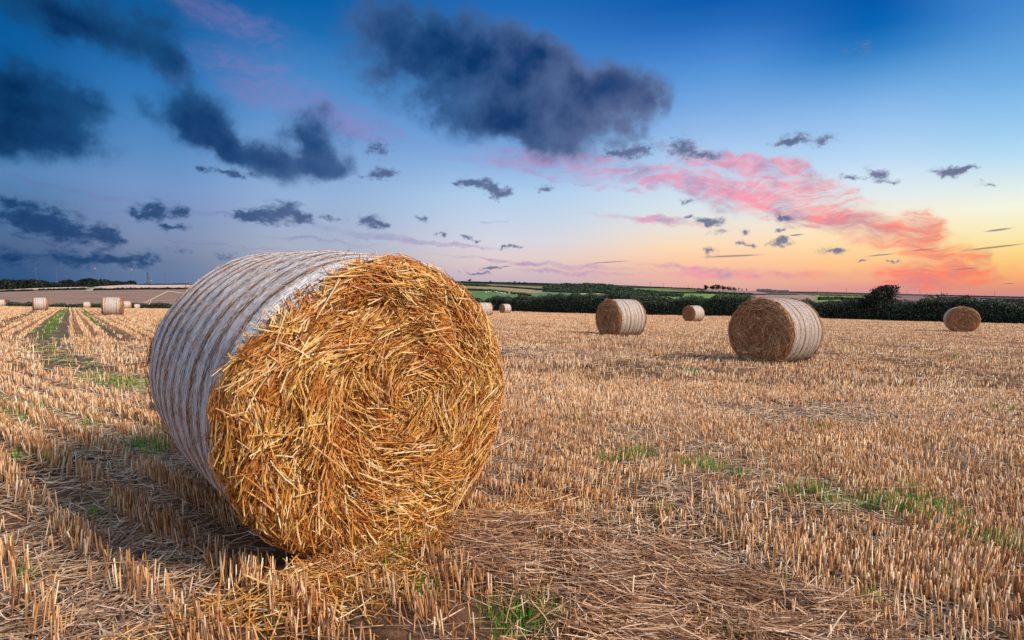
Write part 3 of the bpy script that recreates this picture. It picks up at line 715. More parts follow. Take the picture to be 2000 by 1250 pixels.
# green regrowth
def blades(C, n, spread, h, w):
    P = C[None, :2] + rng.normal(0, spread * 0.5, (n, 2)); z = zfield(P[:, 0], P[:, 1])
    P3 = np.column_stack([P, z]); a = rng.uniform(0, 2 * math.pi, n); t = rng.uniform(0.05, 0.5, n)
    D = np.column_stack([np.cos(a) * t, np.sin(a) * t, np.ones(n)]); D = unit(D)
    L = rng.uniform(0.5, 1.2, n) * h
    N = unit(np.column_stack([np.cos(a), np.sin(a), -t]))
    V, Fc = ribbons(P3 + D * (L * 0.5)[:, None], D, N, L, np.full(n, w) * rng.uniform(.7, 1.3, n), L * 0.12)
    V = V.reshape(n, 3, 3, 3)
    mid = V[:, 2].mean(1, keepdims=True); V[:, 2] = mid + (V[:, 2] - mid) * 0.15
    return V.reshape(-1, 3), Fc
gp = []
for c, r in GS:
    d = math.hypot(c[0], c[1]); gp.append(blades(c, int(58 * min(r / 0.1, 5) ** 1.2 / max(1, d / 3.2)), r, 0.10 if d > 2.6 else .07, 0.0035 * max(1, d / 4)))
for ln, k, wd in ((TRACK_MAIN, 600, .3), (TRACK_R[:3], 300, .2), (BAND, 420, .4), (TRACK_HEAD, 500, .5)):
    for i in range(k):
        j = rng.integers(0, len(ln) - 1); t = rng.random(); c = ln[j] * (1 - t) + ln[j + 1] * t
        if i % 10 == 0: gp.append(blades(c, 7, wd * 0.9, 0.12, 0.0035 * max(1, math.hypot(c[0], c[1]) / 5)))
for i in range(420):
    P = scatter(1, 2.0, 30, 0.6)[0]
    if P[0] > -1: gp.append(blades(np.array([P[0], P[1], 0]), 5, 0.05, 0.09, 0.003 * max(1, P[1] / 5)))
o = mesh_obj('green_weeds', *merge(gp), M['grass'])
tag(o, 'bright green tufts of grass regrowing among the stubble', 'grass', kind='stuff')
# ------------------------------------------------------------------ round bales
def build_bale(prefix, R, Wd, nstraw, mats_, fat=1.0, seed=1, net_px=(150, 90), edge_fn=None, back=True, squash=(1.011, 0.989), strawlen=(0.05, 0.24), strawwid=(0.0035, 0.0075), rim=0.002, tail=False, name='straw_bale'):
    r_ = np.random.default_rng(seed)
    core_m, straw_m, net_m = mats_
    root = empty(name, (0, 0, 0))
    rc = 0.10; L2 = rc * math.pi / 4
    def path(l, y0=0.0):
        """profile from face centre (l<0) round the shoulder (l=0) and along the side; returns y, r, ny, nr"""
        y = np.zeros_like(l); r = np.zeros_like(l); ny = np.zeros_like(l); nr = np.zeros_like(l)
        f = l < -L2; s = l > L2; c = ~(f | s)
        r[f] = R - rc - (-l[f] - L2); y[f] = 0; ny[f] = -1
        a = (l[c] / L2 + 1) * math.pi / 4
        y[c] = rc * (1 - np.cos(a)); r[c] = R - rc + rc * np.sin(a); ny[c] = -np.cos(a); nr[c] = np.sin(a)
        y[s] = rc + l[s] - L2; r[s] = R; nr[s] = 1
        return y, np.maximum(r, 0.0), ny, nr
    def place(l, th, off=0.0, rear=False):
        y, r, ny, nr = path(l)
        r = r + 0.026 * np.sin(math.pi * np.clip(y / Wd, 0, 1)) * (r > R * 0.6)
        if rear: y = Wd - y; ny = -ny
        P = np.column_stack([r * np.cos(th), y, r * np.sin(th)])
        N = np.column_stack([nr * np.cos(th), ny, nr * np.sin(th)])
        lump = np.where(np.abs(ny) > 0.5, 1.0, 0.0)
        d = (0.044 * vnoise(P, 4.5, seed) + 0.034 * vnoise(P, 10.0, seed + 3)) * np.clip(np.abs(ny) * 1.3, 0, 1) * np.clip((R * 0.97 - r) / 0.16, 0.3, 1) + 0.009 * vnoise(P, 3.1, seed + 5) + 0.004 * vnoise(P, 9, seed + 6)
        P = P + N * (d + off)[:, None]
        P[:, 0] *= squash[0]; P[:, 2] *= squash[1]
        # settled where it stands
        zb = -R * squash[1] * 0.965
        low = np.clip((zb + 0.07 - P[:, 2]) / 0.14, 0, 1)
        P[:, 2] = np.where(P[:, 2] < zb + 0.05, zb + 0.05 - (zb + 0.05 - P[:, 2]) * 0.45, P[:, 2])
        P[:, 2] += R * squash[1]
        return P, N
    # packed core
    ls = np.concatenate([np.linspace(-(R - rc + L2), -L2, 26), np.linspace(-L2, L2, 7)[1:], np.linspace(L2, (Wd - rc) / 1 - rc + L2 - 0.0, 16)[1:]])
    nth = 120
    th = np.linspace(0, 2 * math.pi, nth, endpoint=False)
    rowsV = []
    half = np.concatenate([np.linspace(-(R - rc + L2), -L2, 24), np.linspace(-L2, L2, 7)[1:]])
    side = np.linspace(L2, Wd - 2 * rc + L2, 16)[1:-1]
    for l in np.concatenate([half, side]): rowsV.append(place(np.full(nth, l), th, -0.012)[0])
    for l in half[::-1]: rowsV.append(place(np.full(nth, l), th, -0.012, rear=True)[0])
    V = np.vstack(rowsV); m = len(rowsV)
    i = np.arange(m - 1)[:, None] * nth; j = np.arange(nth)[None]; k = (j + 1) % nth
    Fc = np.stack([i + j, i + k, i + nth + k, i + nth + j], -1).reshape(-1, 4)
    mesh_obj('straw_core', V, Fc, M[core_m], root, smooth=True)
    # net
    ef = edge_fn or (lambda t: np.full_like(t, 0.07))
    nt_, nl = net_px
    th = np.linspace(-math.pi / 2, 1.5 * math.pi, nt_ + 1)
    lend = Wd - 2 * rc + L2 + L2 - 0.05
    e0 = ef(th) + 0.012 * vnoise(np.column_stack([np.cos(th), np.sin(th), th * 0]), 9, seed)
    Vn, UV = [], []
    for q in range(nl + 1):
        l = e0 + (lend - e0) * q / nl
        # past the far shoulder the sheet turns down a little
        P, N = place(np.minimum(l, Wd - 2 * rc + L2), th, 0.007)
        Vn.append(P); UV.append(np.column_stack([th * R, np.maximum(l, -9)]))
    V = np.vstack(Vn); uv = np.vstack(UV)
    i = np.arange(nl)[:, None] * (nt_ + 1); j = np.arange(nt_)[None]
    Fc = np.stack([i + j, i + j + 1, i + nt_ + 2 + j, i + nt_ + 1 + j], -1).reshape(-1, 4)
    net = mesh_obj('net_wrap', V, Fc, M[net_m], root, smooth=True, uv=uv)
    # fuzz of straw ends working through the net, lying round the bale
    def net_fuzz(n):
        th = r_.uniform(0, 2 * math.pi, n); l = r_.uniform(0.08, lend, n)
        P, N = place(l, th, 0.008)
        T = np.column_stack([-np.sin(th), np.zeros(n), np.cos(th)])
        D = T + r_.normal(0, 0.16, (n, 3)) + N * r_.normal(0.0, 0.05, n)[:, None]
        up = r_.random(n) < 0.05; D[up] += N[up] * r_.uniform(0.3, 1.2, up.sum())[:, None]
        L = r_.uniform(0.02, 0.07, n); L[up] *= 1.6
        return ribbons(P, D, N, L, r_.uniform(0.0018, 0.0036, n) * fat, L * 0, K=3)
    # straw ends
    def ends(n, rear, sd):
        cx, cz = 0.10 * R, 0.06 * R                    # the eye of the spiral
        rr = np.sqrt(r_.random(n)) * (R - rc + 2 * L2 + 0.03)
        th = r_.uniform(0, 2 * math.pi, n)
        l = -(R - rc + L2) + rr
        l = np.minimum(l, ef(th) + 0.01); rim_ = np.clip((l + 0.16) / 0.12, 0, 1)
        depth = r_.uniform(-0.045, 0.020, n) + 0.03 * r_.random(n) ** 4
        P, N = place(l, th, 0, rear)
        Q = P - np.array([cx, 0, R + cz]); Q[:, 1] = 0
        T = unit(np.cross(Q, [0, 1, 0])); 
        g = P * np.array([1, 0, 1])
        wig = (1 - 0.6 * rim_) * 0.9 * vnoise(g, 3.2, sd) + 0.7 * vnoise(g, 8.0, sd + 1) + r_.normal(0, 0.30, n)
        cr = r_.random(n) < 0.16; wig[cr] = r_.uniform(-1.6, 1.6, cr.sum())
        radial = unit(Q)
        D = T * np.cos(wig)[:, None] + radial * np.sin(wig)[:, None]
        D = D - N * (D * N).sum(1)[:, None]; D = unit(D) + N * r_.normal(0.0, 0.06, n)[:, None]
        shoulder = np.clip((l + L2) / (2 * L2), 0, 1)
        L = (strawlen[0] + (strawlen[1] - strawlen[0]) * r_.random(n) ** 1.6) * (1 - 0.4 * shoulder)
        Nn = unit(N + r_.normal(0, 0.45, (n, 3)))
        P = P + N * depth[:, None]
        return ribbons(P, D, Nn, L, r_.uniform(strawwid[0], strawwid[1], n) * fat, L * r_.normal(0.0, 0.06, n), K=4)
    def wild(n, rear):
        """stray ends sticking out round the rim"""
        th = r_.uniform(-0.4, math.pi + 0.4, n); l = r_.uniform(-0.25, 0.10, n)
        P, N = place(l, th, 0.005, rear)
        T = np.column_stack([-np.sin(th), np.zeros(n), np.cos(th)]) * r_.choice([-1, 1], n)[:, None]
        D = unit(N * r_.uniform(0.2, 1.0, n)[:, None] + T + r_.normal(0, 0.4, (n, 3)))
        L = r_.uniform(0.05, 0.17, n)
        return ribbons(P + D * (L * 0.3)[:, None], D, N, L, r_.uniform(strawwid[0], strawwid[1], n) * fat * 0.7, L * r_.normal(0, 0.08, n), K=4)
    fz = net_fuzz(int(nstraw * 0.10))
    mesh_obj('straw_end', *merge([ends(nstraw, False, seed + 20), wild(int(nstraw * (0.0022 if nstraw > 20000 else 0.007)) + 12, False)]), M[straw_m], root)
    mesh_obj('straw_end', *merge([ends(int(nstraw * (0.4 if back is True else back)), True, seed + 30), wild(int(nstraw * 0.0008) + 8, True)]), M[straw_m], root)
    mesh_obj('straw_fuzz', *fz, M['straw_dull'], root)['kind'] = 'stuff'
    if nstraw > 20000:
        def dashes(n, white):
            th = r_.uniform(0, 2 * math.pi, n); l = r_.uniform(-0.02, lend, n)
            b = np.sin(2 * math.pi * l / 0.142 + 0.9 * vnoise(np.column_stack([th * 1.2, l * 5, l * 0]), 1.0, 5)) + 0.5 * vnoise(np.column_stack([th * 4, l * 30, l * 0]), 1.0, 8)
            keep = (b > -0.15 if white else b < 0.25) & (l > ef(th) + 0.02); th, l = th[keep], l[keep]; n = len(l)
            P, N = place(l, th, 0.0085 if white else 0.0078)
            T = np.column_stack([-np.sin(th), np.zeros(n), np.cos(th)]); D = T + np.array([0, 1, 0]) * r_.normal(0, 0.07 if white else 0.16, n)[:, None]
            D = D - N * (D * N).sum(1)[:, None]; L = r_.uniform(0.018, 0.06, n)
            return ribbons(P, D, N, L, r_.uniform(0.0016, 0.0036, n), L * 0.0, fold=0.15, K=3)
        mesh_obj('net_strands', *dashes(26000, True), M['net_white'], root)['kind'] = 'stuff'
        mesh_obj('straw_flecks', *dashes(15000, False), M['fleck'], root)['kind'] = 'stuff'
    return root
def lift(z): return z
# the great bale in front
def edge_big(t):
    tt = t % (2 * math.pi)
    e = np.full_like(tt, 0.045)
    e = e - 0.13 * np.exp(-((tt - 2.25) / 0.42) ** 2)       # the net laps onto the face at the upper left
    e = e - 0.03 * np.exp(-((tt - 1.55) / 0.4) ** 2)
    return e
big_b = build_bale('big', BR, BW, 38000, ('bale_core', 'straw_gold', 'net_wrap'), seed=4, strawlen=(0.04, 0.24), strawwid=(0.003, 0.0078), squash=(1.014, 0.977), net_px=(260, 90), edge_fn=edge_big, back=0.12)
cz = -0.504
nrm = np.array([math.sin(BAX) * math.cos(BTILT), math.cos(BAX) * math.cos(BTILT), math.sin(BTILT)])
sv = np.array([math.cos(BAX), -math.sin(BAX), 0]); uv_ = np.cross(sv, nrm)
base = np.array([-0.573, 2.714, cz]) - uv_ * BR * 0.977
_n = 5000; _s = rng.normal(0.05, 0.42, _n); _f = rng.gamma(1.5, 0.08, _n) - 0.05
_ax = np.array([math.sin(BAX), math.cos(BAX)]); _sx = np.array([math.cos(BAX), -math.sin(BAX)])
_P = np.array([-0.573, 2.714]) + _s[:, None] * _sx - _f[:, None] * _ax
_z = zfield(_P[:, 0], _P[:, 1]) + rng.uniform(0, 0.07, _n) * np.clip(1.3 - _f * 3, .2, 1)
_a = rng.uniform(0, 6.28, _n); _D = np.column_stack([np.sin(_a), np.cos(_a), rng.normal(0, .22, _n)])
_L = rng.uniform(0.05, 0.24, _n)
o = mesh_obj('fallen_straw', *ribbons(np.column_stack([_P, _z]), _D, unit(np.column_stack([rng.normal(0, .4, (_n, 2)), np.ones(_n)])), _L, rng.uniform(0.0035, 0.007, _n), _L * rng.normal(0, .06, _n), K=4), M['straw_gold'])
tag(o, 'golden straw shed on the ground at the foot of the largest bale', 'loose straw', kind='stuff')
big_b.matrix_world = Matrix(((sv[0], nrm[0], uv_[0], base[0]), (sv[1], nrm[1], uv_[1], base[1]), (sv[2], nrm[2], uv_[2], base[2]), (0, 0, 0, 1)))
tag(big_b, 'largest round straw bale, close up, golden straw end and white net wrap', 'straw bale', 'round bales on the stubble')
# frayed net strands trailing from its far left edge
from mathutils import geometry
def tube(pts, rad, k=5):
    pts = [np.array(p, float) for p in pts]; V, Fc = [], []
    for i, p in enumerate(pts):
        d = unit((pts[min(i + 1, len(pts) - 1)] - pts[max(i - 1, 0)])[None])[0]
        a = np.cross(d, [0.3, 0.2, 1]); a /= np.linalg.norm(a); b = np.cross(d, a)
        for j in range(k):
            t = 2 * math.pi * j / k; V.append(p + (a * math.cos(t) + b * math.sin(t)) * (rad if np.isscalar(rad) else rad[i]))
    for i in range(len(pts) - 1):
        for j in range(k): Fc.append([i * k + j, i * k + (j + 1) % k, (i + 1) * k + (j + 1) % k, (i + 1) * k + j])
    return np.array(V), np.array(Fc)
bpy.context.view_layer.update()
inv = np.array(big_b.matrix_world.inverted())
def tobig(px, py, Y):
    p = at(px, py, Y); return (inv @ np.append(p, 1))[:3]
mesh_obj('frayed_strand', *merge([tube([tobig(*q) for q in [(385, 578, 3.95), (346, 571, 3.92), (329, 568.5, 3.9), (305, 580, 3.85), (284, 590.5, 3.8), (281, 589.5, 3.8)]], 0.0024),
    tube([tobig(*q) for q in [(295, 587, 3.83), (291, 595, 3.8), (286, 591, 3.78)]], 0.0018)]), M['strand'], big_b)

# the bales standing about the field: face column, bottom row, depth, azimuth of the axis seen from the face, radius
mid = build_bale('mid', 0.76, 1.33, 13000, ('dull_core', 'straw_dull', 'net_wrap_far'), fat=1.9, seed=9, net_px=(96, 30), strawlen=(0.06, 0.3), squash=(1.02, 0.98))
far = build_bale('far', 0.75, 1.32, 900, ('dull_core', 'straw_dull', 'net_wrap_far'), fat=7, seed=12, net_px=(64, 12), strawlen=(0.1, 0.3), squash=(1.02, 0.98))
G = 'round bales on the stubble'
LIST = [ # proto, centre px, bottom py, depth, axis azimuth (direction from the seen end to the other end), scale, label
 (mid, 1513, 709, 13.9, 56, 1.03, 'round bale right of centre with its straw end facing left, biggest of those behind'),
 (mid, 1212, 657, 24.5, 62, 1.05, 'round bale in front of the hedge, midway, white bands over its top'),
 (mid, 1354, 627, 56, 60, 1.02, 'small round bale close to the hedge between two bigger bales'),
 (mid, 1877, 648, 35, 30, 1.02, 'round bale at far right showing only its brown straw end'),
 (far, 946, 618, 65, 66, 1.05, 'round bale half hidden behind the right edge of the largest bale'),
 (far, 987, 612, 93, 55, 1.0, 'small round bale with straw end showing, left of a touching pair'),
 (far, 1009, 610.5, 108, 75, 0.98, 'small round bale partly hidden, right of a touching pair by the hedge'),
 (mid, 221, 616, 49, -119, 1.02, 'round bale on the left beside the green wheel track, net side on, orange right edge'),
 (mid, 79, 606.5, 69, -128, 1.04, 'round bale side on, left of the green wheel track'),
 (far, 169.5, 602.6, 128, -126, 1.0, 'small distant round bale behind the rows between two larger bales'),
 (far, 248, 603.5, 110, -122, 1.0, 'distant round bale peeping out from behind a larger one'),
 (far, 267.5, 604, 158, -123, 1.0, 'tiny distant round bale, first of two by the dark hedge on the left'),
 (far, 296, 604.5, 190, -122, 1.0, 'tiny distant round bale nearest the largest bale on its left side'),
 (far, 2, 599.8, 115, -126, 1.0, 'round bale cut off by the left edge of the picture'),
 (far, 45, 602, 172, -128, 1.0, 'tiny distant bale sunk behind the rise at far left'),
]
used = set()
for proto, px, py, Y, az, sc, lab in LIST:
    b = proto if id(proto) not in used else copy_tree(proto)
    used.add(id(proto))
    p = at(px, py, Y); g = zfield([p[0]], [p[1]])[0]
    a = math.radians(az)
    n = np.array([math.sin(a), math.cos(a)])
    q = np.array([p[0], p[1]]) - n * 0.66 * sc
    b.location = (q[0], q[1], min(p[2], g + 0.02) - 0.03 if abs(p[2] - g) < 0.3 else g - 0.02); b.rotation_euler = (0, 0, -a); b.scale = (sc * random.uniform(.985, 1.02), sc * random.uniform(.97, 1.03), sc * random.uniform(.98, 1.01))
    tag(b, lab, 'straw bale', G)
# ------------------------------------------------------------------ hills with their patchwork
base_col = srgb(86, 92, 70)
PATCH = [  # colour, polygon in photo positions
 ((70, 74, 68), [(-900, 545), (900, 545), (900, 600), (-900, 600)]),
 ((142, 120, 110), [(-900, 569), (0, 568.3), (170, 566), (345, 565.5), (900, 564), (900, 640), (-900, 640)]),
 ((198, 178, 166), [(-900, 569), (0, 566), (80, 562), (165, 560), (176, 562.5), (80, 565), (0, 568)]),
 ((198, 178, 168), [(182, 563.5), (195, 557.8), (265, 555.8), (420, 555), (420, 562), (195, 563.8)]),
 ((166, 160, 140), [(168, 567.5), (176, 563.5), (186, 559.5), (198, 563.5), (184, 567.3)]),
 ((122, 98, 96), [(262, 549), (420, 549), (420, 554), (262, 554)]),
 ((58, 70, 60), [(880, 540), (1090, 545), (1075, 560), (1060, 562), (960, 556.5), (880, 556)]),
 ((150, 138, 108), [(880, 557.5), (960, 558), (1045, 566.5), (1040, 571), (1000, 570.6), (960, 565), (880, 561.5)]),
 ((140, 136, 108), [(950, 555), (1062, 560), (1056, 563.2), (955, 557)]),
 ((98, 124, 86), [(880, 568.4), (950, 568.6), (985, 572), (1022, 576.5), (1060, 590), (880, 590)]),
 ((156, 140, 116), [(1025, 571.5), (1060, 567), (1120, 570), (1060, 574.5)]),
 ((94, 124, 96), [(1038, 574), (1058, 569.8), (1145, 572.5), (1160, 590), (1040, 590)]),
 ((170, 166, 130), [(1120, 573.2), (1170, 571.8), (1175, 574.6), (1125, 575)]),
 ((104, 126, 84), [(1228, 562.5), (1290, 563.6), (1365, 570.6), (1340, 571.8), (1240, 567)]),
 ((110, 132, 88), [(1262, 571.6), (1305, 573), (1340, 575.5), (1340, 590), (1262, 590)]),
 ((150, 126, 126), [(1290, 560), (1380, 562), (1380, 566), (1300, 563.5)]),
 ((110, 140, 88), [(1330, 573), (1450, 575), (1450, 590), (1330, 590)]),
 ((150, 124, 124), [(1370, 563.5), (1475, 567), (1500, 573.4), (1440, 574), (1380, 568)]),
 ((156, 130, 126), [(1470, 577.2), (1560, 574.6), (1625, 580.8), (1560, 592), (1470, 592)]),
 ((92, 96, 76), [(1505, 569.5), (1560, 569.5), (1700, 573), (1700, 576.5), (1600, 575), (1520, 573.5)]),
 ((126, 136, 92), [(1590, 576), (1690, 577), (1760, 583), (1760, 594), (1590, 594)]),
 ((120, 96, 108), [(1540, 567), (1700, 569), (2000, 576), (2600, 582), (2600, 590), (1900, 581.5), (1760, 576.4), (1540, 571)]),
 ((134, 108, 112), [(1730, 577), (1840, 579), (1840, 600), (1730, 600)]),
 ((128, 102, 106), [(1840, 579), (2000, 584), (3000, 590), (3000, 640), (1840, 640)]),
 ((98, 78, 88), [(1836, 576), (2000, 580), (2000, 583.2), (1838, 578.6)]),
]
redgH = redge(AZS)
ts = np.concatenate([np.linspace(0, 1, 130), 1 + np.array([0.05, 0.15, 0.35, 0.6])])
rings = [redgH * (RS / redgH) ** min(t, 1) * (1 if t <= 1 else math.exp((t - 1) * 2.2)) + (0 if t > 0 else -1.0) for t in ts]
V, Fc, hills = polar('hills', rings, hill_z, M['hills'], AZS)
px, py = project(V)
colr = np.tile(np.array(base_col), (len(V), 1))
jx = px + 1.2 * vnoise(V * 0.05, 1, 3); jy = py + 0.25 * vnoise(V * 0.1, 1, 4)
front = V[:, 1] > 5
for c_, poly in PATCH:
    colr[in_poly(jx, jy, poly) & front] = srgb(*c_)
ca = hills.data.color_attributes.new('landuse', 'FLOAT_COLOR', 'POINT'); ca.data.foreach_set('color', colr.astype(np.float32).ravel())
tag(hills, kind='structure')

# ------------------------------------------------------------------ foliage
def leaf_cloud(C, size, r_, flat=0.6, up=0.0):
    """many leaf-sized folded quads at the given centres"""
    n = len(C); a = unit(r_.normal(0, 1, (n, 3)) + [0, 0, up]); b = unit(np.cross(a, r_.normal(0, 1, (n, 3)))); s = np.broadcast_to(size, (n,)) * r_.uniform(0.6, 1.4, n)
    V = np.stack([C - a * s[:, None] * 0.5, C + b * s[:, None] * 0.5 * flat, C + a * s[:, None] * 0.5, C - b * s[:, None] * 0.5 * flat], 1)
    Fc = np.arange(n)[:, None] * 4 + np.arange(4)[None]
    return V.reshape(-1, 3), Fc
def hedge(name, label, pts, hts, thick, n, leaf, mat='hedge_leaf', seed=1, lump=0.16, cat='hedge', group=None, ls=0.5, core_scale=0.8):
    """pts: world base points; hts: height at each"""
    r_ = np.random.default_rng(seed)
    pts = np.array(pts, float); hts = np.array(hts, float)
    seg = np.concatenate([[0], np.cumsum(np.linalg.norm(np.diff(pts[:, :2], axis=0), axis=1))]); tot = seg[-1]
    def at_s(s):
        return np.column_stack([np.interp(s, seg, pts[:, k]) for k in range(3)]), np.interp(s, seg, hts)
    def surf(s, th, k):
        B, H = at_s(s)
        B2, _ = at_s(np.clip(s + 0.3, 0, tot)); B1, _ = at_s(np.clip(s - 0.3, 0, tot)); D = unit((B2 - B1) * [1, 1, 0]); Nn = np.column_stack([D[:, 1], -D[:, 0], np.zeros(len(s))])
        q = np.column_stack([s * ls, th * 0.9, s * 0]) / max(hts.mean(), 0.1) * 2.2
        l = 1 + lump * 1.6 * vnoise(q, 1.0, seed + 5) + lump * vnoise(q, 2.6, seed + 6)
        c = np.cos(th); sn = np.abs(np.sin(th)) ** 0.7
        return B + Nn * (c * thick * 0.5 * l * k)[:, None] + np.array([0, 0, 1.0]) * (sn * H * l * k)[:, None]
    root = empty(name, tuple(pts[len(pts) // 2]))
    s = r_.random(n) * tot; th = np.arccos(r_.uniform(-1, 1, n)) * r_.choice([1], n)
    k = 1 - 0.22 * r_.random(n) ** 1.5 + (r_.random(n) < 0.05) * r_.uniform(0, 0.12, n)
    th = r_.uniform(0.0, math.pi, n)
    C = surf(s, th, k)
    V, Fc = leaf_cloud(C - pts[len(pts) // 2], leaf, r_)
    mesh_obj('foliage', V, Fc, M[mat], root)
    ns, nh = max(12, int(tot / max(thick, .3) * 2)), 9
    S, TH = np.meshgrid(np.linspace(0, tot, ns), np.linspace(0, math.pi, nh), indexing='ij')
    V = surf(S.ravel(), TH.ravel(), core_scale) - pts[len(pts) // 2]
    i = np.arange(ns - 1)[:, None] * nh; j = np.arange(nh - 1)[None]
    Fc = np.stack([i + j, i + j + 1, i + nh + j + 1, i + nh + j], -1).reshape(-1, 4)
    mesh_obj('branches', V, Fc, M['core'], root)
    return tag(root, label, cat, group)
# the hedge along the far side of the field
HB = [(905, 604, 112, 577), (940, 605.5, 110, 583), (975, 606.5, 107, 580), (1000, 607.5, 104, 577), (1040, 609, 101, 575.5), (1100, 611, 97, 573), (1140, 612, 94, 572), (1200, 613, 91, 571.5), (1260, 614.3, 87, 574),
      (1300, 615, 85, 577), (1370, 616.5, 82, 579), (1450, 618, 78.5, 581), (1520, 619.5, 76, 583), (1600, 622, 72, 584), (1640, 623, 71, 581), (1660, 623.6, 70, 585), (1700, 625, 68.5, 587), (1740, 626, 67, 587), (1765, 627, 66, 581), (1800, 628, 64.5, 585),
      (1850, 629, 62.8, 582), (1890, 630, 61.3, 582.5), (1930, 631, 60, 588), (1965, 632, 59, 588), (2020, 633.5, 57.5, 586), (2150, 637, 55, 588), (2400, 644, 51, 590)]
pts = []; hts = []
for x, yb, Y, yt in HB:
    p = at(x, yb, Y); g = zfield([p[0]], [p[1]])[0]; pts.append((p[0], p[1], g)); hts.append(at(x, yt, Y)[2] - g)
hedge('field_hedge', 'long dark green hedge along the far edge of the stubble field', pts, hts, 2.4, 95000, 0.17, seed=31, lump=0.13)
# its left-hand continuation beyond the rise
LB = [(-300, 603, 150, 590), (-60, 603.5, 160, 586), (12, 603.5, 165, 586), (30, 603.5, 167, 590.5), (45, 604, 168, 593), (58, 604, 168, 589), (75, 604, 169, 592), (100, 604, 170, 594.5), (120, 604, 171, 592.5), (140, 604, 172, 595),
      (165, 604, 172, 592.5), (200, 604, 173, 593), (240, 604, 174, 594), (270, 604, 175, 591), (290, 604.3, 175, 593), (305, 604.5, 175, 591.5), (325, 605, 175, 592.5), (345, 605, 175, 594), (420, 605, 170, 592), (560, 605, 158, 590), (700, 605, 142, 586), (820, 605, 124, 582), (903, 605, 112, 580)]
pts = []; hts = []
for x, yb, Y, yt in LB:
    p = at(x, yb, Y + 4); A = np.array([math.atan2(p[0], p[1])]); g = hill_z(A, np.array([math.hypot(p[0], p[1])]))[0] - 0.1
    pts.append((p[0], p[1], g)); hts.append(at(x, yt, Y + 4)[2] - g)
hedge('boundary_hedge', 'low dark hedge behind the small bales on the left, below the brown field', pts, hts, 1.8, 46000, 0.26, seed=33, lump=0.1)

def hline(name, label, P, hpx, n=2200, mat='wood_leaf', seed=1, thickk=1.0, group='hedges between the hillside fields', lump=0.2):
    pts, hts = [], []
    for a, b in zip(P[:-1], P[1:]):
        for t in np.linspace(0, 1, 7)[:-1]:
            p, r = hill_at(a[0] * (1 - t) + b[0] * t, a[1] * (1 - t) + b[1] * t); pts.append(p); hts.append(hpx / F * r)
    p, r = hill_at(*P[-1]); pts.append(p); hts.append(hpx / F * r)
    h = float(np.mean(hts))
    return hedge(name, label, pts, hts, h * 1.2 * thickk, n, h * 0.34, mat=mat, seed=seed, lump=lump, group=group)
HL = [
 ([(-80, 571.5), (0, 570.2), (65, 568.2)], 2.6, 'dark_leaf', 'dark hedge at the far left between pale strip and brown field, left of the gap'),
 ([(78, 567.6), (120, 566.6), (168, 565.6)], 2.8, 'dark_leaf', 'dark hedge under the pale strip between the two gaps, on the left hillside'),
 ([(184, 567.4), (265, 565.6), (420, 564.6)], 3.4, 'dark_leaf', 'dark straight hedge on the left hillside running behind the largest bale'),
 ([(262, 556.4), (300, 556.6), (420, 555.6)], 2.0, 'dark_leaf', 'thin hedge at the top of the pale strip under the lattice tower'),
 ([(900, 552.0), (1000, 554.0), (1090, 557.0)], 2.8, 'dark_leaf', 'skyline hedge carrying the small round trees, right of the largest bale'),
 ([(905, 558.0), (975, 560.5), (1058, 566.5)], 2.9, 'wood_leaf', 'hedge between the two tan strips right of the largest bale'),
 ([(905, 566.6), (955, 568.2), (990, 572.6)], 3.4, 'wood_leaf', 'bushy hedge along the top of the sheep pasture'),
 ([(995, 573.2), (1012, 575.2), (1036, 578.4)], 3.6, 'wood_leaf', 'short bushy hedge at the right end of the sheep pasture'),
 ([(1060, 569.5), (1100, 571.5), (1165, 573.2)], 3.0, 'wood_leaf', 'low scrub along the foot of the wood above the bluish green field'),
 ([(1225, 561.6), (1300, 562.8), (1380, 566.0)], 2.4, 'dark_leaf', 'thin dark skyline hedge above the green strip, left of the farm trees'),
 ([(1232, 568.4), (1290, 571.4), (1345, 572.8), (1440, 575.2)], 2.8, 'wood_leaf', 'hedge under the green strip reaching towards the farm'),
 ([(1360, 570.6), (1420, 573.2), (1470, 575.4)], 2.4, 'wood_leaf', 'hedge below the row of little trees in front of the farm'),
 ([(1430, 576.0), (1500, 575.2), (1560, 576.0)], 1.2, 'dark_leaf', 'thin hedge below the farm buildings'),
 ([(1540, 571.0), (1700, 574.8), (1850, 577.8)], 1.4, 'dark_leaf', 'thin skyline hedge either side of the windswept tree'),
 ([(1850, 577.8), (2000, 581.6), (2300, 584)], 1.6, 'dark_leaf', 'thin skyline hedge at the far right'),
 ([(1600, 577.2), (1680, 579.0), (1760, 581.0)], 1.3, 'dark_leaf', 'thin hedge over the olive field left of the windswept tree'),
 ([(1836, 581.0), (1920, 583.6), (2060, 588.0)], 1.5, 'dark_leaf', 'thin dark hedge crossing the purple brown field at far right'),
 ([(1829, 576.6), (1832, 580.2), (1837, 585.0)], 1.6, 'dark_leaf', 'short steep hedge dropping down the slope beside the mound'),
]
for i, (P, hp, mt, lab) in enumerate(HL): hline('hedge', lab, P, hp, mat=mt, seed=50 + i)
# a second, nearer hedge seen over the field hedge
hline('bramble_hedge', 'brown tinged hedge rising behind the field hedge at the far right', [(1925, 591.5), (1960, 590.5), (2060, 592.5), (2300, 600)], 5.0, n=6000, seed=90, group=None)
hline('scrub_hedge', 'low olive scrub behind the hedge, left of the windswept tree', [(1600, 586.0), (1640, 585.4), (1700, 587.4)], 4.5, n=4000, seed=91, group=None)

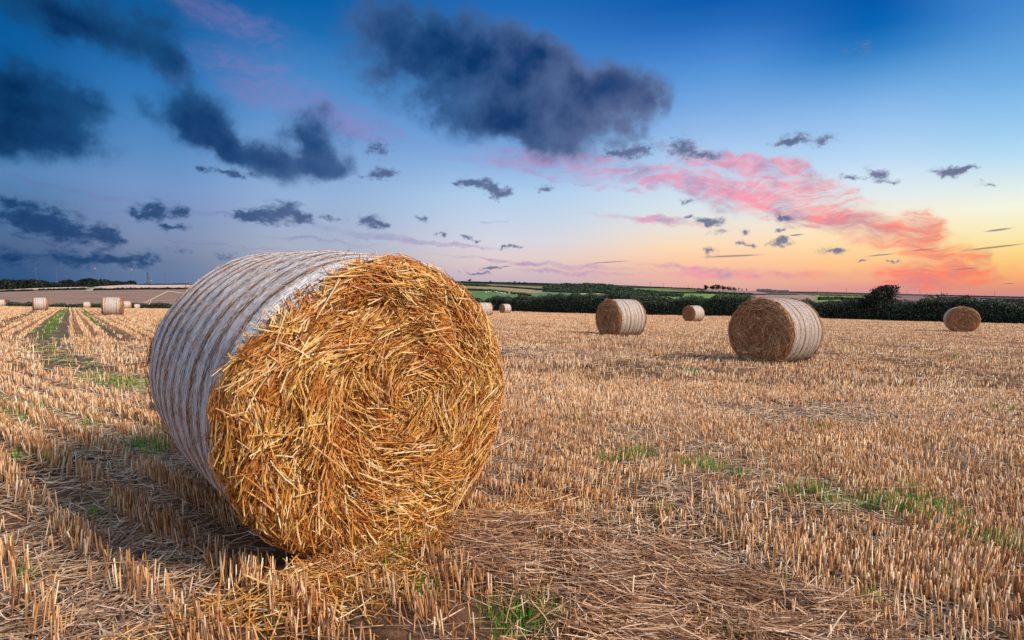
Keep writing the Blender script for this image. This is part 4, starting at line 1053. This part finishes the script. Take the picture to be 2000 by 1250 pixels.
def wood(name, label, crowns, mat, seed, per=240):
    """crowns: photo x, photo y of the foot, height in photo pixels, width in photo pixels"""
    r_ = np.random.default_rng(seed); allV = []
    for x, yb, hp, wp in crowns:
        p, r = hill_at(x, yb); h = hp / F * r; w = wp / F * r * 0.5
        d = unit(r_.normal(0, 1, (per, 3))); k = r_.uniform(0.72, 1.02, per) * (1 + 0.18 * vnoise(d * 2.2 + x, 1, seed))
        C = p + [0, 0, h * 0.52] + d * k[:, None] * [w, w, h * 0.5]
        allV.append(leaf_cloud(C, h * 0.26, r_, flat=0.9))
        # dense inside
        d = unit(r_.normal(0, 1, (60, 3))); allV.append(leaf_cloud(p + [0, 0, h * 0.45] + d * [w, w, h * 0.45] * 0.55, h * 0.6, r_, flat=0.9))
    o = mesh_obj(name, *merge(allV), M[mat]); return tag(o, label, 'wood', kind='stuff')
r_ = np.random.default_rng(77)
cr = []
top = lambda x: np.interp(x, [-80, 0, 10, 30, 60, 85, 92, 100, 108, 120, 123, 130, 143, 146, 160, 180, 195, 205, 215, 230, 245, 250, 258, 266], [549, 548.5, 547, 548.5, 546.5, 547.5, 550, 550.5, 551.5, 551, 548, 546.2, 547.5, 550.5, 546, 543.6, 546, 544.5, 547, 547, 548.5, 546.5, 545, 550])
bot = lambda x: np.interp(x, [-80, 0, 80, 170, 266], [567, 566, 562.5, 560.5, 555.6])
for x in np.arange(-80, 264, 4.6):
    x += r_.uniform(-1.5, 1.5); b = bot(x) - 0.4; t = top(x) + 3.4
    cr.append((x, b, b - t + r_.uniform(-.8, .6), r_.uniform(9, 15)))
    if b - t > 8: cr.append((x + 2, b, (b - t) * r_.uniform(.45, .7), 10))
wood('woodland', 'dark wood along the skyline above the brown field on the left', cr, 'dark_leaf', 5)
cr = []
top = lambda x: np.interp(x, [1060, 1080, 1100, 1120, 1150, 1170, 1190, 1210, 1240, 1290, 1340], [558, 554.5, 552.6, 553.6, 552.0, 553.4, 554.5, 557.4, 563.5, 569, 573])
bot = lambda x: np.interp(x, [1060, 1100, 1160, 1200, 1250, 1340], [569.5, 571.5, 573, 577, 580, 581])
for x in np.arange(1062, 1335, 4.5):
    y0, y1 = top(x), bot(x); n_ = max(1, int((y1 - y0) / 4.0))
    for k in range(n_):
        b = y0 + 4.5 + (y1 - y0 - 4.5) * (k + r_.uniform(.2, .8)) / n_
        hp = min(b - y0 + r_.uniform(-.4, .4), r_.uniform(4.5, 7.5)); cr.append((x + r_.uniform(-2, 2), b, max(hp, 3.0), r_.uniform(6, 11)))
wood('hillside_wood', 'mixed wood covering the hillside behind the hedge, right of the sheep pasture', cr, 'wood_leaf', 6, per=150)

# ------------------------------------------------------------------ single trees
def tree(label, x, yb, hp, wp, mat='dark_leaf', seed=1, group=None, lean=0.0, name='tree', n=420, trunk_share=0.3):
    r_ = np.random.default_rng(seed)
    p, r = hill_at(x, yb); h = hp / F * r; w = wp / F * r * 0.5
    root = empty(name, tuple(p))
    tr = tube([(0, 0, -0.3), (0.02 * h, 0, h * 0.3), (lean * h * .4, 0, h * 0.6)], [h * 0.045, h * 0.035, h * 0.015], 6)
    limbs = [tube([(0.01 * h, 0, h * 0.28), (math.cos(a) * w * 0.35 + lean * h * .2, math.sin(a) * w * 0.35, h * 0.5), (math.cos(a) * w * 0.7 + lean * h * .4, math.sin(a) * w * 0.7, h * 0.72)], [h * 0.02, h * 0.014, h * 0.005], 4) for a in (0.4, 1.7, 2.9, 4.1, 5.3)]
    mesh_obj('trunk', *merge([tr] + limbs), M['bark'], root)
    Cs = []
    if trunk_share < 0.15:
        m = n // 2; d = unit(r_.normal(0, 1, (m, 3))); Cs.append(np.array([0, 0, h * 0.34]) + d * np.array([w * .95, w * .8, h * 0.34]) * r_.uniform(.3, 1, m)[:, None])
    for k in range(9):
        a = r_.uniform(0, 6.28); rr = r_.uniform(0.1, 0.62) * w; zc = h * r_.uniform(trunk_share + .1, 0.86)
        c = np.array([math.cos(a) * rr + lean * (zc - .2 * h), math.sin(a) * rr, zc]); m = n // 9
        d = unit(r_.normal(0, 1, (m, 3))); s = r_.uniform(0.28, 0.5) * w
        Cs.append(c + d * np.array([s, s, min(s, h * .22)]) * r_.uniform(0.4, 1.05, m)[:, None])
    mesh_obj('crown', *leaf_cloud(np.vstack(Cs), h * 0.11, r_, flat=0.8), M[mat], root)
    return tag(root, label, 'tree', group)
GR = 'trees on the skyline'
tree('rounded skyline tree just right of the largest bale', 917, 551.0, 6.5, 12, seed=101, group=GR)
tree('small skyline tree, second from the largest bale', 958, 551.8, 4.0, 6, seed=102, group=GR)
tree('tiny skyline tree, left of a pair above the tan strips', 1005.5, 553.0, 4.0, 4.5, seed=103, group=GR)
tree('tiny skyline tree, right of a pair above the tan strips', 1014.5, 553.6, 4.0, 5, seed=104, group=GR)
tree('low spreading skyline tree right of the tiny pair', 1025, 554.4, 4.0, 9, seed=105, group=GR)
FT = [(1379, 9.2, 12, 'square dark tree at the left end of the farm copse'), (1391, 8.6, 13, 'dark tree second from the left end of the farm copse'), (1402, 9.6, 15, 'tallest dark tree in the middle of the farm copse'),
      (1413, 8.6, 14, 'broad dark tree right of the tallest one in the farm copse'), (1424, 7.0, 13, 'lower dark tree near the right end of the farm copse'), (1434, 6.0, 10, 'small dark tree at the right end of the farm copse')]
for i, (x, h, w, lab) in enumerate(FT):
    tree(lab, x, 564.6 + (x - 1379) * 0.045, h, w, seed=120 + i, group='trees by the farm', n=620, trunk_share=0.1)
for i, (x, h, w, lab) in enumerate([(1442.5, 5.2, 4.4, 'little round tree just right of the farm copse, first of three'), (1448.5, 4.6, 3.4, 'little round tree, middle of three right of the farm copse'), (1458, 4.8, 4.2, 'little round tree set apart, last of three before the farm buildings')]):
    tree(lab, x, 567.4 + (x - 1442) * 0.05, h, w, seed=140 + i, group='little trees by the farm', n=240, trunk_share=0.2)
for i, (x, y, h, w, lab) in enumerate([(1371, 570.4, 4.5, 8, 'bushy field tree at the left end of the row below the farm copse'), (1391, 571.6, 4.4, 5.5, 'field tree below the tallest copse tree'), (1404, 572.0, 4.4, 6, 'field tree next to another below the middle of the copse'),
    (1413, 572.0, 4.0, 5, 'field tree right of centre in the row below the copse'), (1434, 573.0, 3.8, 6, 'field tree below the right end of the copse'), (1453, 574.0, 3.6, 8, 'spreading field tree towards the farm buildings'), (1463, 574.6, 3.4, 5, 'last field tree of the row, nearest the farm buildings')]):
    tree(lab, x, y, h, w, mat='wood_leaf', seed=160 + i, group='field trees below the farm', n=260, trunk_share=0.05)
tree('dark rounded mound of bush on the skyline at far right', 1840, 577.0, 3.4, 11, seed=180, n=300, trunk_share=0.0, name='bush')

# windswept hawthorn standing in the hedge
def windswept():
    r_ = np.random.default_rng(5)
    p = at(1712, 625, 67.6); g = zfield([p[0]], [p[1]])[0]; root = empty('windswept_tree', (p[0], p[1], g))
    u = 67.6 / F * 1.10                                   # metres per photo pixel there
    br = []; tips = []
    def grow(a, d, L, rad, lv):
        b = a + d * L; mid = (a + b) / 2 + r_.normal(0, 0.05 * L, 3)
        br.append(tube([a, mid, b], [rad, rad * 0.8, rad * 0.6], 5))
        if lv == 0: tips.append(b); return
        for k in range(3 if lv > 1 else 4):
            nd = unit((d + r_.normal(0, 0.42, 3) * [1, .9, .8] + np.array([0.34, 0, 0.05]))[None])[0]
            grow(b, nd, L * r_.uniform(0.55, 0.8), rad * 0.6, lv - 1)
    grow(np.array([-4 * u, 0, 0]), unit(np.array([[0.05, 0, 1.0]]))[0], 26 * u, 0.12, 1)
    br2 = list(br)
    tips.clear()
    for ang, L in ((-30, 24), (-8, 26), (15, 28), (38, 28), (58, 26)):
        t = math.radians(ang); grow(np.array([-3 * u, 0, 22 * u]), np.array([math.sin(t), r_.uniform(-.3, .3), math.cos(t)]), L * u * 0.52, 0.07, 3)
    mesh_obj('trunk', *merge(br), M['bark'], root)
    T = np.array(tips)
    # crown: wedge that rises to the right
    n = 5200; X = r_.uniform(-26, 32, n); top = np.interp(X, [-28, -20, -8, 4, 16, 26, 33], [36, 44, 51, 58, 62, 63, 57]); bt = np.interp(X, [-28, -18, 0, 12, 24, 33], [28, 24, 20, 24, 38, 50])
    Z = bt + (top - bt) * r_.uniform(0, 1, n) ** 0.8; Yd = r_.normal(0, 1, n) * 9
    C = np.column_stack([X, Yd, Z]) * u
    keep = vnoise(C, 2.0, 9) + 0.5 * vnoise(C, 5.0, 10) > -0.28
    C = C[keep]
    near = C[r_.integers(0, len(C), 1)]
    tt = np.repeat(T[T[:, 2] > 30 * u], 10, 0); tt = tt + r_.normal(0, 0.13, tt.shape)
    tw = []
    for k in range(60):
        x = r_.uniform(-24, 30); z = np.interp(x, [-28, -20, -8, 4, 16, 26, 33], [35, 43, 50, 57, 61, 62, 56]); a = np.array([x, r_.normal(0, 4), z - 3]) * u
        tw.append(tube([a, a + np.array([r_.uniform(.05, .3), 0, r_.uniform(.12, .3)])], [0.016, 0.008], 4))
    mesh_obj('crown', *leaf_cloud(np.vstack([C, tt[tt[:, 2] < 62 * u]]), 0.15, r_, flat=0.7), M['dark_leaf'], root)
    mesh_obj('twigs', *merge(tw), M['bark'], root)['kind'] = 'stuff'
    tag(root, 'dark windswept tree leaning right out of the hedge against the sunset', 'tree')
windswept()

# ------------------------------------------------------------------ buildings, masts, poles, sheep
def boxv(x0, x1, y0, y1, z0, z1):
    V = np.array([(x, y, z) for z in (z0, z1) for y in (y0, y1) for x in (x0, x1)], float)
    return V, np.array([[0, 2, 3, 1], [4, 5, 7, 6], [0, 1, 5, 4], [2, 6, 7, 3], [0, 4, 6, 2], [1, 3, 7, 5]])
def gable(x0, x1, y0, y1, z, h, o=0.25):
    ym = (y0 + y1) / 2
    V = np.array([(x0 - o, y0 - o, z - .1), (x1 + o, y0 - o, z - .1), (x1 + o, y1 + o, z - .1), (x0 - o, y1 + o, z - .1), (x0 - o, ym, z + h), (x1 + o, ym, z + h)], float)
    return mesh_pair(V, [[0, 1, 5, 4], [2, 3, 4, 5], [0, 4, 3], [1, 2, 5], [0, 3, 2, 1]])
def mesh_pair(V, Fc): return V, [tuple(f) for f in Fc]
def house(name, label, x, yb, wpx, hpx, wall, cat='house', nwin=3, chimneys=1, roofh=0.45, group=None, wing=True):
    p, r = hill_at(x, yb); s = r / F; Wd = wpx * s; H = hpx * s; D = max(7.0, Wd * 0.3)
    root = empty(name, tuple(p + [0, 0, -0.4]), (0, 0, -math.atan2(p[0], p[1])))
    wh = H * (1 - roofh)
    mesh_obj('wall', *boxv(-Wd / 2, Wd / 2, 0, D, 0, wh), M[wall], root)
    V, Fc = gable(-Wd / 2, Wd / 2, 0, D, wh, H * roofh); ro = mesh_obj('roof', V, Fc, M['slate'], root)
    for k in range(chimneys):
        cx = -Wd / 2 + Wd * (k + 0.5) / chimneys * (0.9 if chimneys > 1 else 0.4)
        mesh_obj('chimney', *boxv(cx - .5, cx + .5, D / 2 - .5, D / 2 + .5, wh + H * roofh * 0.6, H + 1.2), M['stone'], ro)
    for k in range(nwin):
        cx = -Wd / 2 + Wd * (k + 0.5) / nwin
        if k == nwin // 2: mesh_obj('door', *boxv(cx - .6, cx + .6, -0.06, 0.02, 0.4, min(2.5, wh)), M['slate'], root)
        else: mesh_obj('window', *boxv(cx - .7, cx + .7, -0.05, 0.02, wh * 0.45, wh * 0.8), M['glass'], root)
    return tag(root, label, cat, group)
house('white_house', 'small white house at the edge of the dark wood on the left', 88.5, 557.6, 7.5, 4.2, 'whitewall')
house('barn', 'low brown building on the skyline beside the lattice tower', 285, 551.6, 6, 2.6, 'stone', cat='barn', nwin=2, chimneys=0)
house('farmhouse', 'long slate roofed farmhouse with chimneys on the ridge right of the copse', 1491, 569.8, 24, 5.4, 'stone', nwin=6, chimneys=3, roofh=0.55)
house('barn', 'dark barn touching the right end of the farmhouse', 1509, 570.2, 14, 4.4, 'stone', cat='barn', nwin=2, chimneys=0, roofh=0.6)
house('barn', 'separate low barn with a wide roof, right of the farm', 1529, 571.0, 18, 4.4, 'slate', cat='barn', nwin=3, chimneys=0, roofh=0.6)
def mast(label, x, yb, yt, lamp=False):
    p, r = hill_at(x, yb); r2 = r; h = (yb - yt) / F * r2
    root = empty('radio_mast', tuple(p))
    mesh_obj('pole', *tube([(0, 0, -1), (0, 0, h * 0.5), (0, 0, h)], [0.42, 0.36, 0.28], 6), M['steel'], root)
    for k in range(3):
        a = k * 2.09 + 0.4
        mesh_obj('guy_wire', *tube([(0, 0, h * 0.85), (math.cos(a) * h * 0.35, math.sin(a) * h * 0.35, -0.5)], 0.05, 3), M['steel'], root)
    if lamp:
        V, Fc = tube([(0, 0, h), (0, 0, h + 0.3), (0, 0, h + 1.6), (0, 0, h + 1.9)], [0.2, 0.9, 0.9, 0.2], 8); mesh_obj('warning_lamp', V, Fc, M['lamp'], root)
    tag(root, label, 'radio mast', 'slender masts on the left skyline')
mast('tall slender mast above the left half of the dark wood', 72, 556, 520)
mast('faint short mast between two others above the dark wood', 112, 556, 533)
mast('faint slender mast rising behind the rounded tree in the dark wood', 130, 556, 530)
mast('mast with a red lamp above the tallest part of the dark wood', 187, 556, 531, True)
mast('tall plain mast between the two masts with red lamps', 219, 555.6, 521)
mast('mast with a red lamp near the right end of the dark wood', 259, 555.4, 532, True)
mast('tall slender mast nearest the largest bale', 325, 555.6, 528)
def lattice():
    p, r = hill_at(290.5, 553.2); h = (553.2 - 533) / F * r; root = empty('lattice_tower', tuple(p)); b, t = h * 0.10, h * 0.035
    sg = [(1, 1), (1, -1), (-1, -1), (-1, 1)]
    for sx, sy in sg: mesh_obj('leg', *tube([(sx * b, sy * b, -1), (sx * t, sy * t, h)], [0.35, 0.25], 5), M['steel'], root)
    br = []
    for k in range(6):
        z0, z1 = h * k / 6, h * (k + 1) / 6; w0, w1 = b + (t - b) * k / 6, b + (t - b) * (k + 1) / 6
        for j in range(4):
            a, c = sg[j], sg[(j + 1) % 4]
            br.append(tube([(a[0] * w0, a[1] * w0, z0), (c[0] * w1, c[1] * w1, z1)], 0.16, 4)); br.append(tube([(c[0] * w0, c[1] * w0, z0), (a[0] * w1, a[1] * w1, z1)], 0.16, 4)); br.append(tube([(a[0] * w1, a[1] * w1, z1), (c[0] * w1, c[1] * w1, z1)], 0.16, 4))
    mesh_obj('bracing', *merge(br), M['steel'], root); V, Fc = boxv(-t * 1.8, t * 1.8, -t * 1.8, t * 1.8, h * 0.93, h); mesh_obj('platform', V, Fc, M['steel'], root)
    tag(root, 'lattice tower on the skyline between the dark wood and the largest bale', 'tower')
lattice()
def lamp_post():
    p, r = hill_at(297, 553.4); root = empty('beacon', tuple(p)); h = 6 / F * r
    mesh_obj('pole', *tube([(0, 0, -1), (0, 0, h)], 0.3, 6), M['steel'], root); mesh_obj('lamp', *tube([(0, 0, h), (0, 0, h + .3), (0, 0, h + 1.3), (0, 0, h + 1.5)], [0.2, 0.8, 0.8, 0.2], 8), M['lamp'], root)
    tag(root, 'low red beacon on a short post just right of the lattice tower', 'beacon')
lamp_post()
POLES = [(1095.5, 555.4, 551.6, 'pole on the skyline above the left half of the hillside wood'), (1202.5, 557.4, 552.4, 'pole on the skyline at the right end of the hillside wood'), (1239, 559.4, 554.0, 'thin skyline pole just right of the hillside wood'),
    (1269.5, 560.6, 552.2, 'taller skyline pole above the left end of the green strip'), (1295.5, 561.6, 552.6, 'tallest skyline pole above the green strip'), (1344.5, 564.2, 557.0, 'skyline pole left of the farm copse, left of a close pair'), (1352.5, 564.4, 559.0, 'skyline pole left of the farm copse, right of a close pair'),
    (1596, 570.4, 564.2, 'lone skyline pole between the farm and the windswept tree, nearer the farm'), (1652.5, 572.4, 564.0, 'lone skyline pole left of the windswept tree'), (1770.5, 575.6, 569.0, 'skyline pole right of the windswept tree, first of three'), (1796, 576.0, 568.4, 'skyline pole right of the windswept tree, second of three'),
    (1838, 576.4, 570.0, 'skyline pole standing by the dark mound of bush'), (1942, 579.6, 571.0, 'skyline pole with clear cross arms at the far right')]
for x, yb, yt, lab in POLES:
    p, r = hill_at(x, yb); h = (yb - yt) / F * r; root = empty('utility_pole', tuple(p), (0, 0, 0.3))
    mesh_obj('pole', *tube([(0, 0, -0.5), (0, 0, h)], [0.26, 0.2], 6), M['pole'], root)
    a = mesh_obj('crossarm', *boxv(-h * .16, h * .16, -0.1, 0.1, h * 0.9, h * 0.9 + 0.25), M['pole'], root)
    for k in (-1, 0, 1): mesh_obj('insulator', *tube([(k * h * .14, 0, h * 0.9 + .25), (k * h * .14, 0, h * .9 + .7)], 0.12, 6), M['insul'], a)
    tag(root, lab, 'utility pole', 'poles along the right skyline')
# sheep
def sheep():
    root = empty('sheep', (0, 0, 0))
    bm_v, bm_f = [], []
    # body as one continuous lofted surface: rump to muzzle
    prof = [(-0.55, .62, .05), (-0.50, .64, .20), (-0.35, .66, .27), (-0.1, .64, .30), (0.15, .64, .29), (0.35, .68, .24), (0.46, .76, .17), (0.55, .84, .12), (0.64, .86, .11), (0.76, .80, .075), (0.84, .76, .05), (0.86, .75, .01)]
    k = 12
    V = np.array([(x, rr * 0.8 * math.cos(2 * math.pi * j / k), z + rr * math.sin(2 * math.pi * j / k)) for x, z, rr in prof for j in range(k)])
    Fc = [(i * k + j, i * k + (j + 1) % k, (i + 1) * k + (j + 1) % k, (i + 1) * k + j) for i in range(len(prof) - 1) for j in range(k)]
    parts = [(V, np.array(Fc))]
    for x, s in ((0.3, 1), (0.3, -1), (-0.38, 1), (-0.38, -1)):
        bk = -0.05 if x < 0 else 0.0
        parts.append(tube([(x, s * .12, .55), (x + bk, s * .13, .36), (x + bk * 1.4 + 0.02, s * .13, .28), (x, s * .13, .06), (x + 0.03, s * .13, 0)], [.09, .055, .038, .03, .035], 6))
    parts.append(tube([(0.6, .1, .93), (0.57, .2, .93)], [.035, .012], 5)); parts.append(tube([(0.6, -.1, .93), (0.57, -.2, .93)], [.035, .012], 5)); parts.append(tube([(-.54, 0, .72), (-.62, 0, .5)], [.04, .03], 5))
    mesh_obj('body', *merge(parts), M['wool'], root, smooth=True)
    return root
s0 = sheep(); SP = [(695, 375), (740, 402), (770, 398), (795, 400), (850, 399), (880, 402), (905, 409), (935, 417), (960, 415), (985, 424), (1010, 430), (1045, 436), (1065, 436), (1080, 430), (1145, 434), (1152, 441), (1285, 463)]
for i, (a, b) in enumerate(SP):
    o = s0 if i == 0 else copy_tree(s0)
    p, r = hill_at(880 + a / 10, 571.5 if i == 0 else 530 + b / 10 + 0.6)
    o.location = tuple(p); o.rotation_euler = (0, 0, random.uniform(0, 6.28)); o.scale = (1.25,) * 3
    tag(o, 'white sheep grazing on the green pasture right of the largest bale', 'sheep', 'sheep grazing on the green pasture')
